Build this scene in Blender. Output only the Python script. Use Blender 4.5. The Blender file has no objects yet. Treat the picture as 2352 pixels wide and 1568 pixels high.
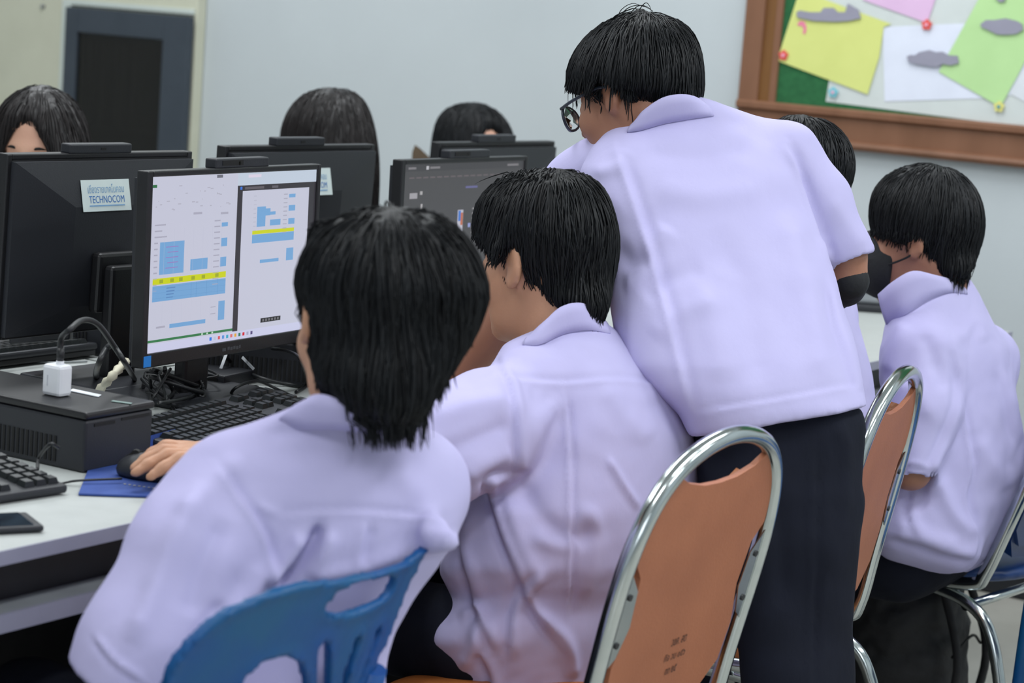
import bpy, bmesh, math, random
import numpy as np
from mathutils import Vector, Matrix
random.seed(7); RNG = np.random.default_rng(7)
SC = bpy.context.scene; COL = SC.collection

# ------------------------------------------------------------------ camera
CX, CY, FP = 1176.0, 784.0, 5000.0
CAM_H, PITCH, ROLL = 1.40, math.atan(744 / 5000.0), 0.075
_f = np.array([0, math.cos(PITCH), -math.sin(PITCH)]); _r0 = np.array([1.0, 0, 0]); _u0 = np.cross(_r0, _f)
_c, _s = math.cos(ROLL), math.sin(ROLL)
_R = _c * _r0 + _s * _u0; _U = -_s * _r0 + _c * _u0; CAMP = np.array([0, 0, CAM_H])
cam = bpy.data.cameras.new('camera'); cam_o = bpy.data.objects.new('camera', cam); COL.objects.link(cam_o)
m4 = Matrix.Identity(4)
for i in range(3):
    m4[i][0] = _R[i]; m4[i][1] = _U[i]; m4[i][2] = -_f[i]; m4[i][3] = CAMP[i]
cam_o.matrix_world = m4
cam.sensor_width = 22.3; cam.lens = FP / 2352 * 22.3; cam.clip_end = 60
cam.dof.use_dof = True; cam.dof.focus_distance = 3.4; cam.dof.aperture_fstop = 3.2
SC.camera = cam_o
# ------------------------------------------------------------------ world, lamps, exposure
wd = bpy.data.worlds.new('world'); SC.world = wd; wd.use_nodes = True
wd.node_tree.nodes['Background'].inputs[0].default_value = (0.80, 0.90, 1.0, 1)
wd.node_tree.nodes['Background'].inputs[1].default_value = 0.55
SC.view_settings.view_transform = 'Standard'; SC.view_settings.look = 'None'
SC.view_settings.exposure = 0.0; SC.view_settings.gamma = 1; SC.view_settings.use_curve_mapping = False

TH = math.radians(33)
UV = np.array([math.sin(TH), math.cos(TH), 0]); NV = np.array([UV[1], -UV[0], 0])   # along the desk row / towards the seated students
N0 = -1.8013
def W(u, n, z): return UV * u + NV * (n + N0) + np.array([0, 0, z])

def area(name, loc, sx, sy, power, rot=(0, 0, 0), col=(1, 1, 1)):
    l = bpy.data.lights.new(name, 'AREA'); l.shape = 'RECTANGLE'; l.size = sx; l.size_y = sy; l.energy = power; l.color = col
    o = bpy.data.objects.new(name, l); COL.objects.link(o); o.location = loc; o.rotation_euler = rot
for i, (u, n) in enumerate([(0.6, 1.6), (2.6, 1.6), (4.3, 1.6), (1.2, -0.9), (3.0, -0.9), (4.5, -0.6), (4.4, -2.8), (2.4, -2.8), (4.4, 3.2), (2.4, 3.4)]):
    p = W(u, n, 2.86)
    area('ceiling_tube_light', p, 1.3, 0.32, 24.5, (0, 0, math.pi / 2 - TH), (0.93, 0.97, 1.0))
# daylight from the window side of the room, behind the photographer
area('window_daylight', (1.5, -2.6, 1.75), 4.2, 1.5, 52, (math.radians(83), 0, math.radians(12)), (0.90, 0.95, 1.0))

# ------------------------------------------------------------------ pixel helpers (placing things at real depths)
def at(x, y, d): return CAMP + d * (_f + (x - CX) / FP * _R - (y - CY) / FP * _U)
def ray(x, y): return _f + (x - CX) / FP * _R - (y - CY) / FP * _U
def onz(x, y, z):
    v = ray(x, y); return CAMP + v * ((z - CAM_H) / v[2])
def onp(x, y, p0, nr):
    v = ray(x, y); return CAMP + v * (np.dot(np.asarray(p0) - CAMP, nr) / np.dot(v, nr))
def topx(P):
    v = P - CAMP; z = np.maximum(v @ _f, 0.05)
    return CX + FP * (v @ _R) / z, CY - FP * (v @ _U) / z, z
def nrm(v): v = np.asarray(v, float); return v / (np.linalg.norm(v) + 1e-12)
# ------------------------------------------------------------------ materials
def lin(c):
    return tuple((v / 255 / 12.92 if v / 255 <= 0.04045 else ((v / 255 + 0.055) / 1.055) ** 2.4) for v in c) + (1,)
MATS = {}
def mat(name, rgb, rough=0.6, metal=0.0, spec=0.5, noise=None, bump=None, emit=None, sheen=0, coat=0, rnd=None, alpha=None):
    """noise=(rgb2, scale, detail, (stretch xyz)) ; bump=(scale, strength, stretch) ; rnd=rgb2 random per island"""
    if name in MATS: return MATS[name]
    m = bpy.data.materials.new(name); m.use_nodes = True; nt = m.node_tree; b = nt.nodes['Principled BSDF']
    b.inputs['Base Color'].default_value = lin(rgb); b.inputs['Roughness'].default_value = rough
    b.inputs['Metallic'].default_value = metal; b.inputs['Specular IOR Level'].default_value = spec
    if sheen: b.inputs['Sheen Weight'].default_value = sheen
    if coat: b.inputs['Coat Weight'].default_value = coat
    tc = nt.nodes.new('ShaderNodeTexCoord')
    def noise_node(scale, detail, stretch):
        mp = nt.nodes.new('ShaderNodeMapping'); mp.inputs['Scale'].default_value = stretch
        nt.links.new(tc.outputs['Object'], mp.inputs[0])
        n = nt.nodes.new('ShaderNodeTexNoise'); n.inputs['Scale'].default_value = scale; n.inputs['Detail'].default_value = detail
        nt.links.new(mp.outputs[0], n.inputs['Vector']); return n
    if noise:
        rgb2, sc, det, st = noise; n = noise_node(sc, det, st)
        rp = nt.nodes.new('ShaderNodeValToRGB'); rp.color_ramp.elements[0].position = 0.35; rp.color_ramp.elements[1].position = 0.68
        rp.color_ramp.elements[0].color = lin(rgb); rp.color_ramp.elements[1].color = lin(rgb2)
        nt.links.new(n.outputs['Fac'], rp.inputs[0]); nt.links.new(rp.outputs[0], b.inputs['Base Color'])
    if rnd:
        g = nt.nodes.new('ShaderNodeNewGeometry'); rp = nt.nodes.new('ShaderNodeValToRGB')
        rp.color_ramp.elements[0].color = lin(rgb); rp.color_ramp.elements[1].color = lin(rnd)
        nt.links.new(g.outputs['Random Per Island'], rp.inputs[0]); nt.links.new(rp.outputs[0], b.inputs['Base Color'])
    if bump:
        sc, strg, st = bump; n = noise_node(sc, 4, st); bp = nt.nodes.new('ShaderNodeBump')
        bp.inputs['Strength'].default_value = strg; bp.inputs['Distance'].default_value = 0.01
        nt.links.new(n.outputs['Fac'], bp.inputs['Height']); nt.links.new(bp.outputs[0], b.inputs['Normal'])
    if emit:
        b.inputs['Emission Color'].default_value = lin(emit[0]); b.inputs['Emission Strength'].default_value = emit[1]
    if alpha is not None:
        b.inputs['Alpha'].default_value = alpha
    MATS[name] = m; return m
def glass(name, rgb, rough=0.02, ior=1.45):
    if name in MATS: return MATS[name]
    m = bpy.data.materials.new(name); m.use_nodes = True; b = m.node_tree.nodes['Principled BSDF']
    b.inputs['Base Color'].default_value = lin(rgb); b.inputs['Roughness'].default_value = rough
    b.inputs['Transmission Weight'].default_value = 1; b.inputs['IOR'].default_value = ior
    MATS[name] = m; return m

M_WALL = mat('wall_paint', (194, 201, 204), 0.75, noise=((189, 196, 199), 2.2, 3, (1, 1, 1)), bump=(90, 0.04, (1, 1, 1)))
M_CEIL = mat('ceiling_paint', (228, 230, 230), 0.9, bump=(60, 0.05, (1, 1, 1)))
M_FLOOR = mat('floor_terrazzo', (186, 184, 176), 0.35, noise=((172, 170, 162), 5, 6, (1, 1, 1)))
M_SKIRT = mat('skirting_dark', (52, 50, 54), 0.5, noise=((44, 42, 46), 12, 2, (1, 1, 1)))
M_WOOD = mat('frame_wood', (128, 88, 64), 0.5, noise=((114, 76, 52), 14, 5, (1, 1, 0.25)), bump=(60, 0.08, (1, 1, 0.2)))
M_WOOD2 = mat('frame_wood_groove', (120, 80, 38), 0.45, noise=((104, 66, 32), 14, 5, (1, 1, 0.25)))
M_FELT = mat('green_felt', (42, 104, 62), 0.95, noise=((34, 92, 54), 60, 3, (1, 1, 1)), bump=(300, 0.2, (1, 1, 1)))
M_DESK = mat('desk_laminate', (180, 184, 182), 0.42, noise=((175, 179, 177), 30, 3, (1, 1, 1)))
M_EDGE = mat('desk_edge_band', (152, 152, 170), 0.5, noise=((147, 147, 165), 20, 2, (1, 1, 1)))
M_DKMET = mat('dark_painted_steel', (40, 40, 42), 0.5, noise=((34, 34, 36), 20, 2, (1, 1, 1)))
M_TRAY = mat('grey_tray_board', (150, 154, 158), 0.5, noise=((142, 146, 150), 20, 3, (1, 1, 1)))
M_BLK = mat('black_plastic', (22, 22, 25), 0.42, bump=(500, 0.05, (1, 1, 1)))
M_BLK2 = mat('black_satin_plastic', (32, 34, 40), 0.5, bump=(400, 0.06, (1, 1, 1)))
M_VENT = mat('vent_black', (8, 8, 9), 0.7, noise=((10, 10, 11), 50, 1, (1, 1, 1)))
M_KEY = mat('key_cap', (24, 28, 30), 0.38, bump=(600, 0.05, (1, 1, 1)))
M_CHROME = mat('chrome', (196, 202, 202), 0.16, 1.0, noise=((186, 194, 194), 25, 3, (1, 1, 1)))
M_ORANGE = mat('orange_fibre_panel', (168, 104, 72), 0.55, noise=((158, 96, 66), 9, 4, (1, 1, 1)), bump=(250, 0.08, (1, 1, 1)))
M_VINYL = mat('orange_vinyl', (186, 112, 58), 0.45, noise=((176, 104, 52), 20, 3, (1, 1, 1)), bump=(200, 0.15, (1, 1, 1)))
M_BLUEP = mat('blue_plastic', (0, 66, 138), 0.42, spec=0.35, noise=((14, 82, 126), 7, 6, (1, 1, 1)), bump=(90, 0.04, (1, 1, 1)))
M_NAVYV = mat('blue_vinyl', (22, 62, 120), 0.4, noise=((18, 54, 108), 20, 3, (1, 1, 1)))
M_PAD = mat('blue_mousepad', (50, 78, 150), 0.75, noise=((42, 68, 138), 30, 3, (1, 1, 1)), bump=(500, 0.15, (1, 1, 1)))
M_WHITEP = mat('white_plastic', (226, 228, 232), 0.35, noise=((220, 222, 228), 30, 1, (1, 1, 1)))
M_CABLE = mat('cable_rubber', (24, 26, 29), 0.45, bump=(300, 0.05, (1, 1, 1)))
M_CREAM = mat('cream_steel', (204, 204, 184), 0.5, noise=((198, 198, 178), 6, 2, (1, 1, 1)))
M_CREAM2 = mat('pale_frame_steel', (206, 214, 208), 0.5, noise=((200, 208, 202), 6, 2, (1, 1, 1)))
M_RACK = mat('dark_blue_grey_steel', (56, 64, 74), 0.45, noise=((52, 60, 70), 10, 2, (1, 1, 1)))
M_SMOKE = mat('smoked_glass', (26, 24, 20), 0.10, spec=0.45, alpha=0.62)
M_SHIRT = mat('lavender_cotton', (188, 183, 222), 0.9, spec=0.25, bump=(38, 0.10, (1, 1, 0.55)), noise=((185, 180, 220), 12, 3, (1, 1, 1)))
M_SHIRT2 = mat('white_cotton', (214, 214, 226), 0.85, sheen=0.15, bump=(38, 0.10, (1, 1, 0.55)))
M_NAVY = mat('navy_trouser_cloth', (21, 24, 36), 0.9, spec=0.2, bump=(60, 0.15, (1, 1, 0.3)), noise=((18, 21, 32), 20, 3, (1, 1, 1)))
M_SKIN = mat('skin', (190, 142, 112), 0.5, noise=((182, 134, 106), 14, 3, (1, 1, 1)), bump=(220, 0.05, (1, 1, 1)))
M_SKIN2 = mat('skin_tan', (164, 116, 92), 0.5, noise=((156, 108, 86), 14, 3, (1, 1, 1)), bump=(220, 0.05, (1, 1, 1)))
M_SKIN3 = mat('skin_pale', (206, 162, 138), 0.5, noise=((198, 152, 130), 14, 3, (1, 1, 1)), bump=(220, 0.05, (1, 1, 1)))
for s_ in (M_SKIN, M_SKIN2, M_SKIN3):
    b_ = s_.node_tree.nodes['Principled BSDF']; b_.inputs['Subsurface Weight'].default_value = 0.08; b_.inputs['Subsurface Radius'].default_value = (0.012, 0.005, 0.003)
M_HAIR = mat('black_hair', (10, 11, 14), 0.55, spec=0.28, bump=(120, 0.25, (1, 1, 0.1)))
M_HSTR = mat('black_hair_strands', (9, 10, 13), 0.5, spec=0.28, rnd=(20, 23, 27))
M_HBRN = mat('brown_black_hair', (24, 21, 22), 0.42, spec=0.45, bump=(120, 0.25, (1, 1, 0.1)))
M_HBRS = mat('brown_black_hair_strands', (20, 17, 18), 0.46, spec=0.35, rnd=(34, 29, 29))
M_EYEW = mat('eye_white', (226, 222, 216), 0.2, noise=((222, 218, 212), 40, 1, (1, 1, 1)))
M_IRIS = mat('eye_iris', (20, 14, 12), 0.15, noise=((26, 18, 14), 300, 1, (1, 1, 1)))
M_MASK = mat('black_mask_cloth', (20, 22, 26), 0.8, bump=(120, 0.12, (1, 1, 1)))
M_BAG = mat('black_bag_nylon', (24, 24, 27), 0.7, bump=(40, 0.3, (1, 1, 1)), noise=((34, 33, 36), 7, 4, (1, 1, 1)))
M_BROWN = mat('brown_wood_chair', (98, 82, 62), 0.6, noise=((84, 68, 50), 12, 4, (1, 1, 0.2)))
M_TAPE = mat('cream_tape', (206, 200, 178), 0.6, noise=((196, 190, 168), 30, 2, (1, 1, 1)))
M_TAGW = mat('white_paper', (218, 222, 226), 0.7, noise=((212, 216, 222), 20, 2, (1, 1, 1)))
M_STICK = mat('sticker_paper', (206, 218, 216), 0.6, noise=((200, 212, 212), 20, 2, (1, 1, 1)))
M_INK = mat('blue_ink', (44, 110, 180), 0.6, noise=((40, 102, 172), 60, 1, (1, 1, 1)))
M_INK2 = mat('pale_blue_ink', (120, 160, 196), 0.6, noise=((112, 152, 190), 60, 1, (1, 1, 1)))
M_INKB = mat('black_print', (60, 40, 34), 0.7, noise=((52, 34, 30), 60, 1, (1, 1, 1)))
M_GLASSES = mat('dark_frame_acetate', (44, 52, 66), 0.3, noise=((38, 46, 58), 40, 1, (1, 1, 1)))
M_STEEL = mat('brushed_steel', (150, 152, 154), 0.35, 1.0, noise=((140, 142, 144), 60, 2, (1, 1, 1)))
def flat(rgb, nm, rough=0.8): return mat(nm, rgb, rough, noise=(tuple(max(0, c - 4) for c in rgb), 14, 3, (1, 1, 1)), bump=(25, 0.05, (1, 1, 1)))
def scr(rgb, k=0.92): return mat('screen_%d_%d_%d' % rgb, (4, 4, 4), 0.3, emit=(rgb, k))
# ------------------------------------------------------------------ object helpers
def tag(o, label=None, cat=None, group=None, kind=None):
    if label: o['label'] = label
    if cat: o['category'] = cat
    if group: o['group'] = group
    if kind: o['kind'] = kind
    return o
def thing(name, label, cat, loc, group=None):
    o = bpy.data.objects.new(name, None); o.empty_display_size = 0.05; COL.objects.link(o); o.location = tuple(loc)
    return tag(o, label, cat, group)
def wloc(o):
    l = Vector((0, 0, 0))
    while o is not None: l = l + o.location; o = o.parent
    return np.array(l)
def mk(name, v, f, mats, parent=None, mi=None, smooth=False, loc=None):
    """one mesh object from world coordinates"""
    v = np.asarray(v, float).reshape(-1, 3)
    base = wloc(parent) if parent else (np.asarray(loc, float) if loc is not None else np.zeros(3))
    me = bpy.data.meshes.new(name)
    if isinstance(f, np.ndarray):
        k = f.shape[1]; nf = len(f)
        me.vertices.add(len(v)); me.vertices.foreach_set('co', (v - base).astype(np.float32).ravel())
        me.loops.add(nf * k); me.loops.foreach_set('vertex_index', f.astype(np.int32).ravel())
        me.polygons.add(nf); me.polygons.foreach_set('loop_start', np.arange(0, nf * k, k, dtype=np.int32))
        me.update(calc_edges=True)
    else:
        me.from_pydata([tuple(p) for p in (v - base)], [], f)
    if not isinstance(mats, (list, tuple)): mats = [mats]
    for m in mats: me.materials.append(m)
    if mi is not None: me.polygons.foreach_set('material_index', np.asarray(mi, np.int32))
    if smooth: me.polygons.foreach_set('use_smooth', np.ones(len(me.polygons), bool))
    me.update()
    o = bpy.data.objects.new(name, me); COL.objects.link(o)
    if parent: o.parent = parent
    elif loc is not None: o.location = tuple(base)
    return o
class MB:
    def __init__(s): s.v = []; s.f = []; s.m = []
    def add(s, v, f, mi=0):
        n = len(s.v); s.v += [tuple(p) for p in v]; s.f += [tuple(i + n for i in q) for q in f]; s.m += [mi] * len(f); return s
    def box(s, o, ax, ay, az, bev=0.0, mi=0):
        """o corner, edge vectors"""
        o, ax, ay, az = [np.asarray(q, float) for q in (o, ax, ay, az)]
        if bev <= 0:
            p = [o, o + ax, o + ax + ay, o + ay]; p += [q + az for q in p]
            f = [(0, 3, 2, 1), (4, 5, 6, 7), (0, 1, 5, 4), (1, 2, 6, 5), (2, 3, 7, 6), (3, 0, 4, 7)]
            if np.dot(np.cross(ax, ay), az) < 0: f = [q[::-1] for q in f]
            return s.add(p, f, mi)
        bm = bmesh.new(); bmesh.ops.create_cube(bm, size=1)
        L = [np.linalg.norm(q) for q in (ax, ay, az)]
        for q in bm.verts: q.co = Vector((q.co.x * L[0], q.co.y * L[1], q.co.z * L[2]))
        bmesh.ops.bevel(bm, geom=bm.edges[:], offset=min(bev, min(L) * 0.45), segments=2, affect='EDGES', profile=0.5)
        c = o + (ax + ay + az) / 2; ex, ey, ez = nrm(ax), nrm(ay), nrm(az)
        bm.verts.index_update()
        v = [c + ex * q.co.x + ey * q.co.y + ez * q.co.z for q in bm.verts]; f = [[q.index for q in fa.verts] for fa in bm.faces]
        if np.dot(np.cross(ax, ay), az) < 0: f = [q[::-1] for q in f]
        bm.free(); return s.add(v, f, mi)
    def tube(s, pts, r, k=10, mi=0, flat_=None, closed=False):
        P = np.asarray(pts, float); n = len(P); r = np.broadcast_to(np.asarray(r, float), (n,))
        T = np.gradient(P, axis=0) if not closed else (np.roll(P, -1, 0) - np.roll(P, 1, 0))
        T /= np.linalg.norm(T, axis=1)[:, None] + 1e-12
        a = np.array([0, 0, 1.0]) if abs(T[0][2]) < 0.9 else np.array([1.0, 0, 0])
        X = nrm(np.cross(T[0], a)); v = []
        for i in range(n):
            X = nrm(X - T[i] * np.dot(X, T[i])); Y = np.cross(T[i], X)
            for j in range(k):
                t = 2 * math.pi * j / k; v.append(P[i] + r[i] * (X * math.cos(t) + Y * math.sin(t)))
        f = []
        for i in range(n if closed else n - 1):
            i2 = (i + 1) % n
            for j in range(k):
                j2 = (j + 1) % k; f.append((i * k + j, i * k + j2, i2 * k + j2, i2 * k + j))
        if not closed: f.append(tuple(range(k))[::-1]); f.append(tuple((n - 1) * k + j for j in range(k)))
        return s.add(v, f, mi)
    def cyl(s, a, b, r, k=14, mi=0): return s.tube([a, b], r, k, mi)
    def build(s, name, mats, parent=None, smooth=False, loc=None):
        o = mk(name, s.v, s.f, mats, parent, s.m, False, loc)
        if smooth:
            for p in o.data.polygons: p.use_smooth = len(p.vertices) == 4
        return o
def bez(pts, n=8):
    """Catmull-Rom through points"""
    P = [np.asarray(p, float) for p in pts]; P = [2 * P[0] - P[1]] + P + [2 * P[-1] - P[-2]]; out = []
    for i in range(1, len(P) - 2):
        for t in np.linspace(0, 1, n, endpoint=False):
            a, b, c, d = P[i - 1], P[i], P[i + 1], P[i + 2]
            out.append(0.5 * ((2 * b) + (c - a) * t + (2 * a - 5 * b + 4 * c - d) * t * t + (3 * b - a - 3 * c + d) * t ** 3))
    out.append(P[-2]); return np.array(out)
FONT_CACHE = {}
def text_mesh(name, s, origin, ex, ey, width, height, m, parent, lift=0.0006):
    """lettering fitted in a width x height box whose lower left corner is origin"""
    cu = bpy.data.curves.new(name, 'FONT'); cu.body = s; cu.size = 1; cu.resolution_u = 2
    to = bpy.data.objects.new(name + '_tmp', cu); COL.objects.link(to)
    dg = bpy.context.evaluated_depsgraph_get(); me = bpy.data.meshes.new_from_object(to.evaluated_get(dg))
    bpy.data.objects.remove(to); bpy.data.curves.remove(cu)
    v = np.array([q.co[:] for q in me.vertices]).reshape(-1, 3); f = [tuple(p.vertices) for p in me.polygons]
    bpy.data.meshes.remove(me)
    if len(v) == 0: return None
    lo, hi = v.min(0), v.max(0); ex, ey = nrm(ex), nrm(ey); ez = np.cross(ex, ey)
    q = (v - lo) / np.maximum(hi - lo, 1e-6)
    wv = np.asarray(origin) + q[:, :1] * width * ex + q[:, 1:2] * height * ey + ez * lift
    return mk(name, wv, f, m, parent)
# ------------------------------------------------------------------ implicit modelling (bodies, clothes, hair)
class Vol:
    def __init__(s): s.p = []
    def _add(s, fn, lo, hi, k, mode): s.p.append((fn, np.asarray(lo, float), np.asarray(hi, float), k, mode)); return s
    def cone(s, a, b, ra, rb, k=0.02, mode='add'):
        a, b = np.asarray(a, float), np.asarray(b, float); d = b - a; L2 = max(float(d @ d), 1e-9)
        def fn(P):
            t = np.clip(((P - a) @ d) / L2, 0, 1); return np.linalg.norm(P - a - t[:, None] * d, axis=1) - (ra + (rb - ra) * t)
        R = max(ra, rb); return s._add(fn, np.minimum(a, b) - R, np.maximum(a, b) + R, k, mode)
    def chain(s, pts, k=0.02, mode='add'):
        """pts of (point, radius)"""
        for (a, ra), (b, rb) in zip(pts[:-1], pts[1:]): s.cone(a, b, ra, rb, k, mode)
        return s
    def pchain(s, pts, k=0.02, mode='add', grow=0.0):
        """pts of (px, py, depth, radius in px)"""
        return s.chain([(at(x, y, d), r * d / FP + grow) for x, y, d, r in pts], k, mode)
    def ell(s, c, rad, axes=None, k=0.02, mode='add'):
        c = np.asarray(c, float); rad = np.asarray(rad, float); A = np.eye(3) if axes is None else np.asarray(axes, float)
        def fn(P):
            q = (P - c) @ A.T; k0 = np.linalg.norm(q / rad, axis=1); k1 = np.linalg.norm(q / rad ** 2, axis=1)
            return k0 * (k0 - 1) / np.maximum(k1, 1e-6)
        R = np.abs(A.T) @ rad; return s._add(fn, c - R, c + R, k, mode)
    def stack(s, rows, q=0.6, phi=0.0, d=3.0, sm=10, k=0.02, mode='add', tmin=0.0, grow=0.0, e=2.0):
        """rows of (py, xl, xr[, depth]): a lofted volume; phi turns its cross-sections, q is depth/width"""
        R = sorted(rows); ys = np.array([r[0] for r in R], float); xl = np.array([r[1] for r in R], float); xr = np.array([r[2] for r in R], float)
        dd = np.array([r[3] if len(r) > 3 else d for r in R], float)
        Y = np.arange(ys[0], ys[-1] + 0.1, 4.0); tab = []
        for a in (xl, xr, dd):
            t = np.interp(Y, ys, a)
            if sm:
                n = max(1, int(3 * sm / 4)); kx = 4 * np.arange(-n, n + 1); kw = np.exp(-(kx / sm) ** 2 / 2); kw /= kw.sum()
                tp = np.pad(t, n, 'reflect', reflect_type='odd') if len(t) > n + 1 else np.pad(t, n, 'edge')
                t = np.convolve(tp, kw, 'valid')
            tab.append(t)
        XL, XR, DD = tab; cph, sph = math.cos(phi), math.sin(phi)
        def fn(P):
            x, y, z = topx(P); l_, r_, d_ = np.interp(y, Y, XL), np.interp(y, Y, XR), np.interp(y, Y, DD)
            hw = np.maximum((r_ - l_) / 2, 2) * d_ / FP + grow
            a = hw / math.sqrt(cph ** 2 + q * q * sph ** 2); b = np.maximum(a * q, np.minimum(tmin, a * 1.5) if tmin else 0)
            X = (x - (l_ + r_) / 2) * z / FP; Z = z - d_
            L = X * cph + Z * sph; Mm = -X * sph + Z * cph
            if e == 2.0: g = np.sqrt((L / a) ** 2 + (Mm / b) ** 2)
            else: g = (np.abs(L / a) ** e + np.abs(Mm / b) ** e) ** (1 / e)
            F = (g - 1) * np.minimum(a, b)
            cap = np.maximum((Y[0] - y), (y - Y[-1])) * z / FP - grow
            h = np.maximum(0.012 - np.abs(F - cap), 0) / 0.012
            return np.maximum(F, cap) + h * h * 0.003
        pts = []
        for i in range(0, len(Y), 6):
            hw = (XR[i] - XL[i]) / 2 * DD[i] / FP * 1.35 + 0.03
            for x in (XL[i] - 30, XR[i] + 30):
                for o in (-hw, hw): pts.append(at(x, Y[i], DD[i] + o))
        pts = np.array(pts); return s._add(fn, pts.min(0) - 0.03, pts.max(0) + 0.03, k, mode)
    def half(s, p, n, mode='cut', k=0.0):
        """removes what lies beyond the plane on the side of n"""
        p, n = np.asarray(p, float), nrm(n)
        return s._add(lambda P: (P - p) @ n, [-1e9] * 3, [1e9] * 3, k, mode)
    def fn(s, fn, lo, hi, k=0.0, mode='add'): return s._add(fn, lo, hi, k, mode)
    @staticmethod
    def comb(F, g, k, mode):
        if mode == 'add':
            r = np.minimum(F, g)
            if k: h = np.maximum(k - np.abs(F - g), 0) / k; r = r - h * h * k / 4
            return r
        if mode == 'sub': g = -g
        r = np.maximum(F, g)
        if k: h = np.maximum(k - np.abs(F - g), 0) / k; r = r + h * h * k / 4
        return r
    def ev(s, P):
        F = np.full(len(P), 0.05)
        for fn, lo, hi, k, mode in s.p: F = s.comb(F, fn(P), k, mode)
        return F
    def mesh(s, res):
        adds = [q for q in s.p if q[4] == 'add']
        lo = np.min([q[1] for q in adds], 0) - 3 * res; hi = np.max([q[2] for q in adds], 0) + 3 * res
        N = np.ceil((hi - lo) / res).astype(int) + 1
        ax = [lo[i] + res * np.arange(N[i]) for i in range(3)]
        F = np.full(N, 0.05)
        for fn, a, b, k, mode in s.p:
            m = k + 3 * res
            i0 = np.clip(np.floor((np.maximum(a - m, lo) - lo) / res).astype(int), 0, N); i1 = np.clip(np.ceil((np.minimum(b + m, hi) - lo) / res).astype(int) + 1, 0, N)
            if np.any(i1 <= i0): continue
            sl = tuple(slice(i0[i], i1[i]) for i in range(3))
            G = np.stack(np.meshgrid(*[ax[i][sl[i]] for i in range(3)], indexing='ij'), -1).reshape(-1, 3)
            cur = F[sl].ravel(); F[sl] = s.comb(cur, fn(G), k, mode).reshape(F[sl].shape)
        return nets(F, lo, res)
def nets(F, lo, res):
    S = F < 0; N = np.array(F.shape); C = N - 1
    acc = np.zeros(tuple(C) + (3,)); cnt = np.zeros(tuple(C)); quads = []
    cid = np.arange(np.prod(C)).reshape(tuple(C))
    for a in range(3):
        b, c = (a + 1) % 3, (a + 2) % 3
        sl0 = [slice(None)] * 3; sl1 = [slice(None)] * 3; sl0[a] = slice(0, -1); sl1[a] = slice(1, None)
        X = S[tuple(sl0)] != S[tuple(sl1)]; I = np.argwhere(X)
        if len(I) == 0: continue
        f0 = F[tuple(sl0)][X]; f1 = F[tuple(sl1)][X]; t = f0 / (f0 - f1); pos = I.astype(float); pos[:, a] += t
        for db in (0, -1):
            for dc in (0, -1):
                J = I.copy(); J[:, b] += db; J[:, c] += dc
                ok = (J[:, b] >= 0) & (J[:, b] < C[b]) & (J[:, c] >= 0) & (J[:, c] < C[c])
                np.add.at(acc, tuple(J[ok].T), pos[ok]); np.add.at(cnt, tuple(J[ok].T), 1)
        ok = (I[:, b] > 0) & (I[:, c] > 0) & (I[:, b] < C[b]) & (I[:, c] < C[c]); K = I[ok]; neg = f0[ok] < 0
        q = []
        for db, dc in ((-1, -1), (0, -1), (0, 0), (-1, 0)):
            J = K.copy(); J[:, b] += db; J[:, c] += dc; q.append(cid[tuple(J.T)])
        q = np.stack(q, 1); q[~neg] = q[~neg][:, ::-1]; quads.append(q)
    m = cnt > 0; v = lo + res * (acc[m] / cnt[m][:, None]); idx = -np.ones(np.prod(C), int); idx[cid[m]] = np.arange(m.sum())
    return v, idx[np.concatenate(quads)]
def vnormals(v, f):
    n = np.zeros_like(v); a = np.cross(v[f[:, 2]] - v[f[:, 0]], v[f[:, 3]] - v[f[:, 1]])
    for i in range(4): np.add.at(n, f[:, i], a)
    return n / (np.linalg.norm(n, axis=1)[:, None] + 1e-12)
def relax(v, f, it=2, lam=0.5):
    for _ in range(it):
        s = np.zeros_like(v); c = np.zeros(len(v))
        for i in range(4):
            for j in (1, 3): np.add.at(s, f[:, i], v[f[:, (i + j) % 4]]); np.add.at(c, f[:, i], 1)
        v = v + lam * (s / np.maximum(c, 1)[:, None] - v)
    return v
_wd = [(nrm(RNG.normal(size=3)), RNG.uniform(0, 6.3)) for _ in range(14)]
def wob(P, L):
    w = np.zeros(len(P)); Q = P + 0.3 * L * np.sin(P[:, [1, 2, 0]] * 2.2 / L + 1.3)
    for i, (d, ph) in enumerate(_wd): w += np.sin(Q @ d * (6.28 / L) * (0.7 + 0.06 * i) + ph)
    return w / 5.3
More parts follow.
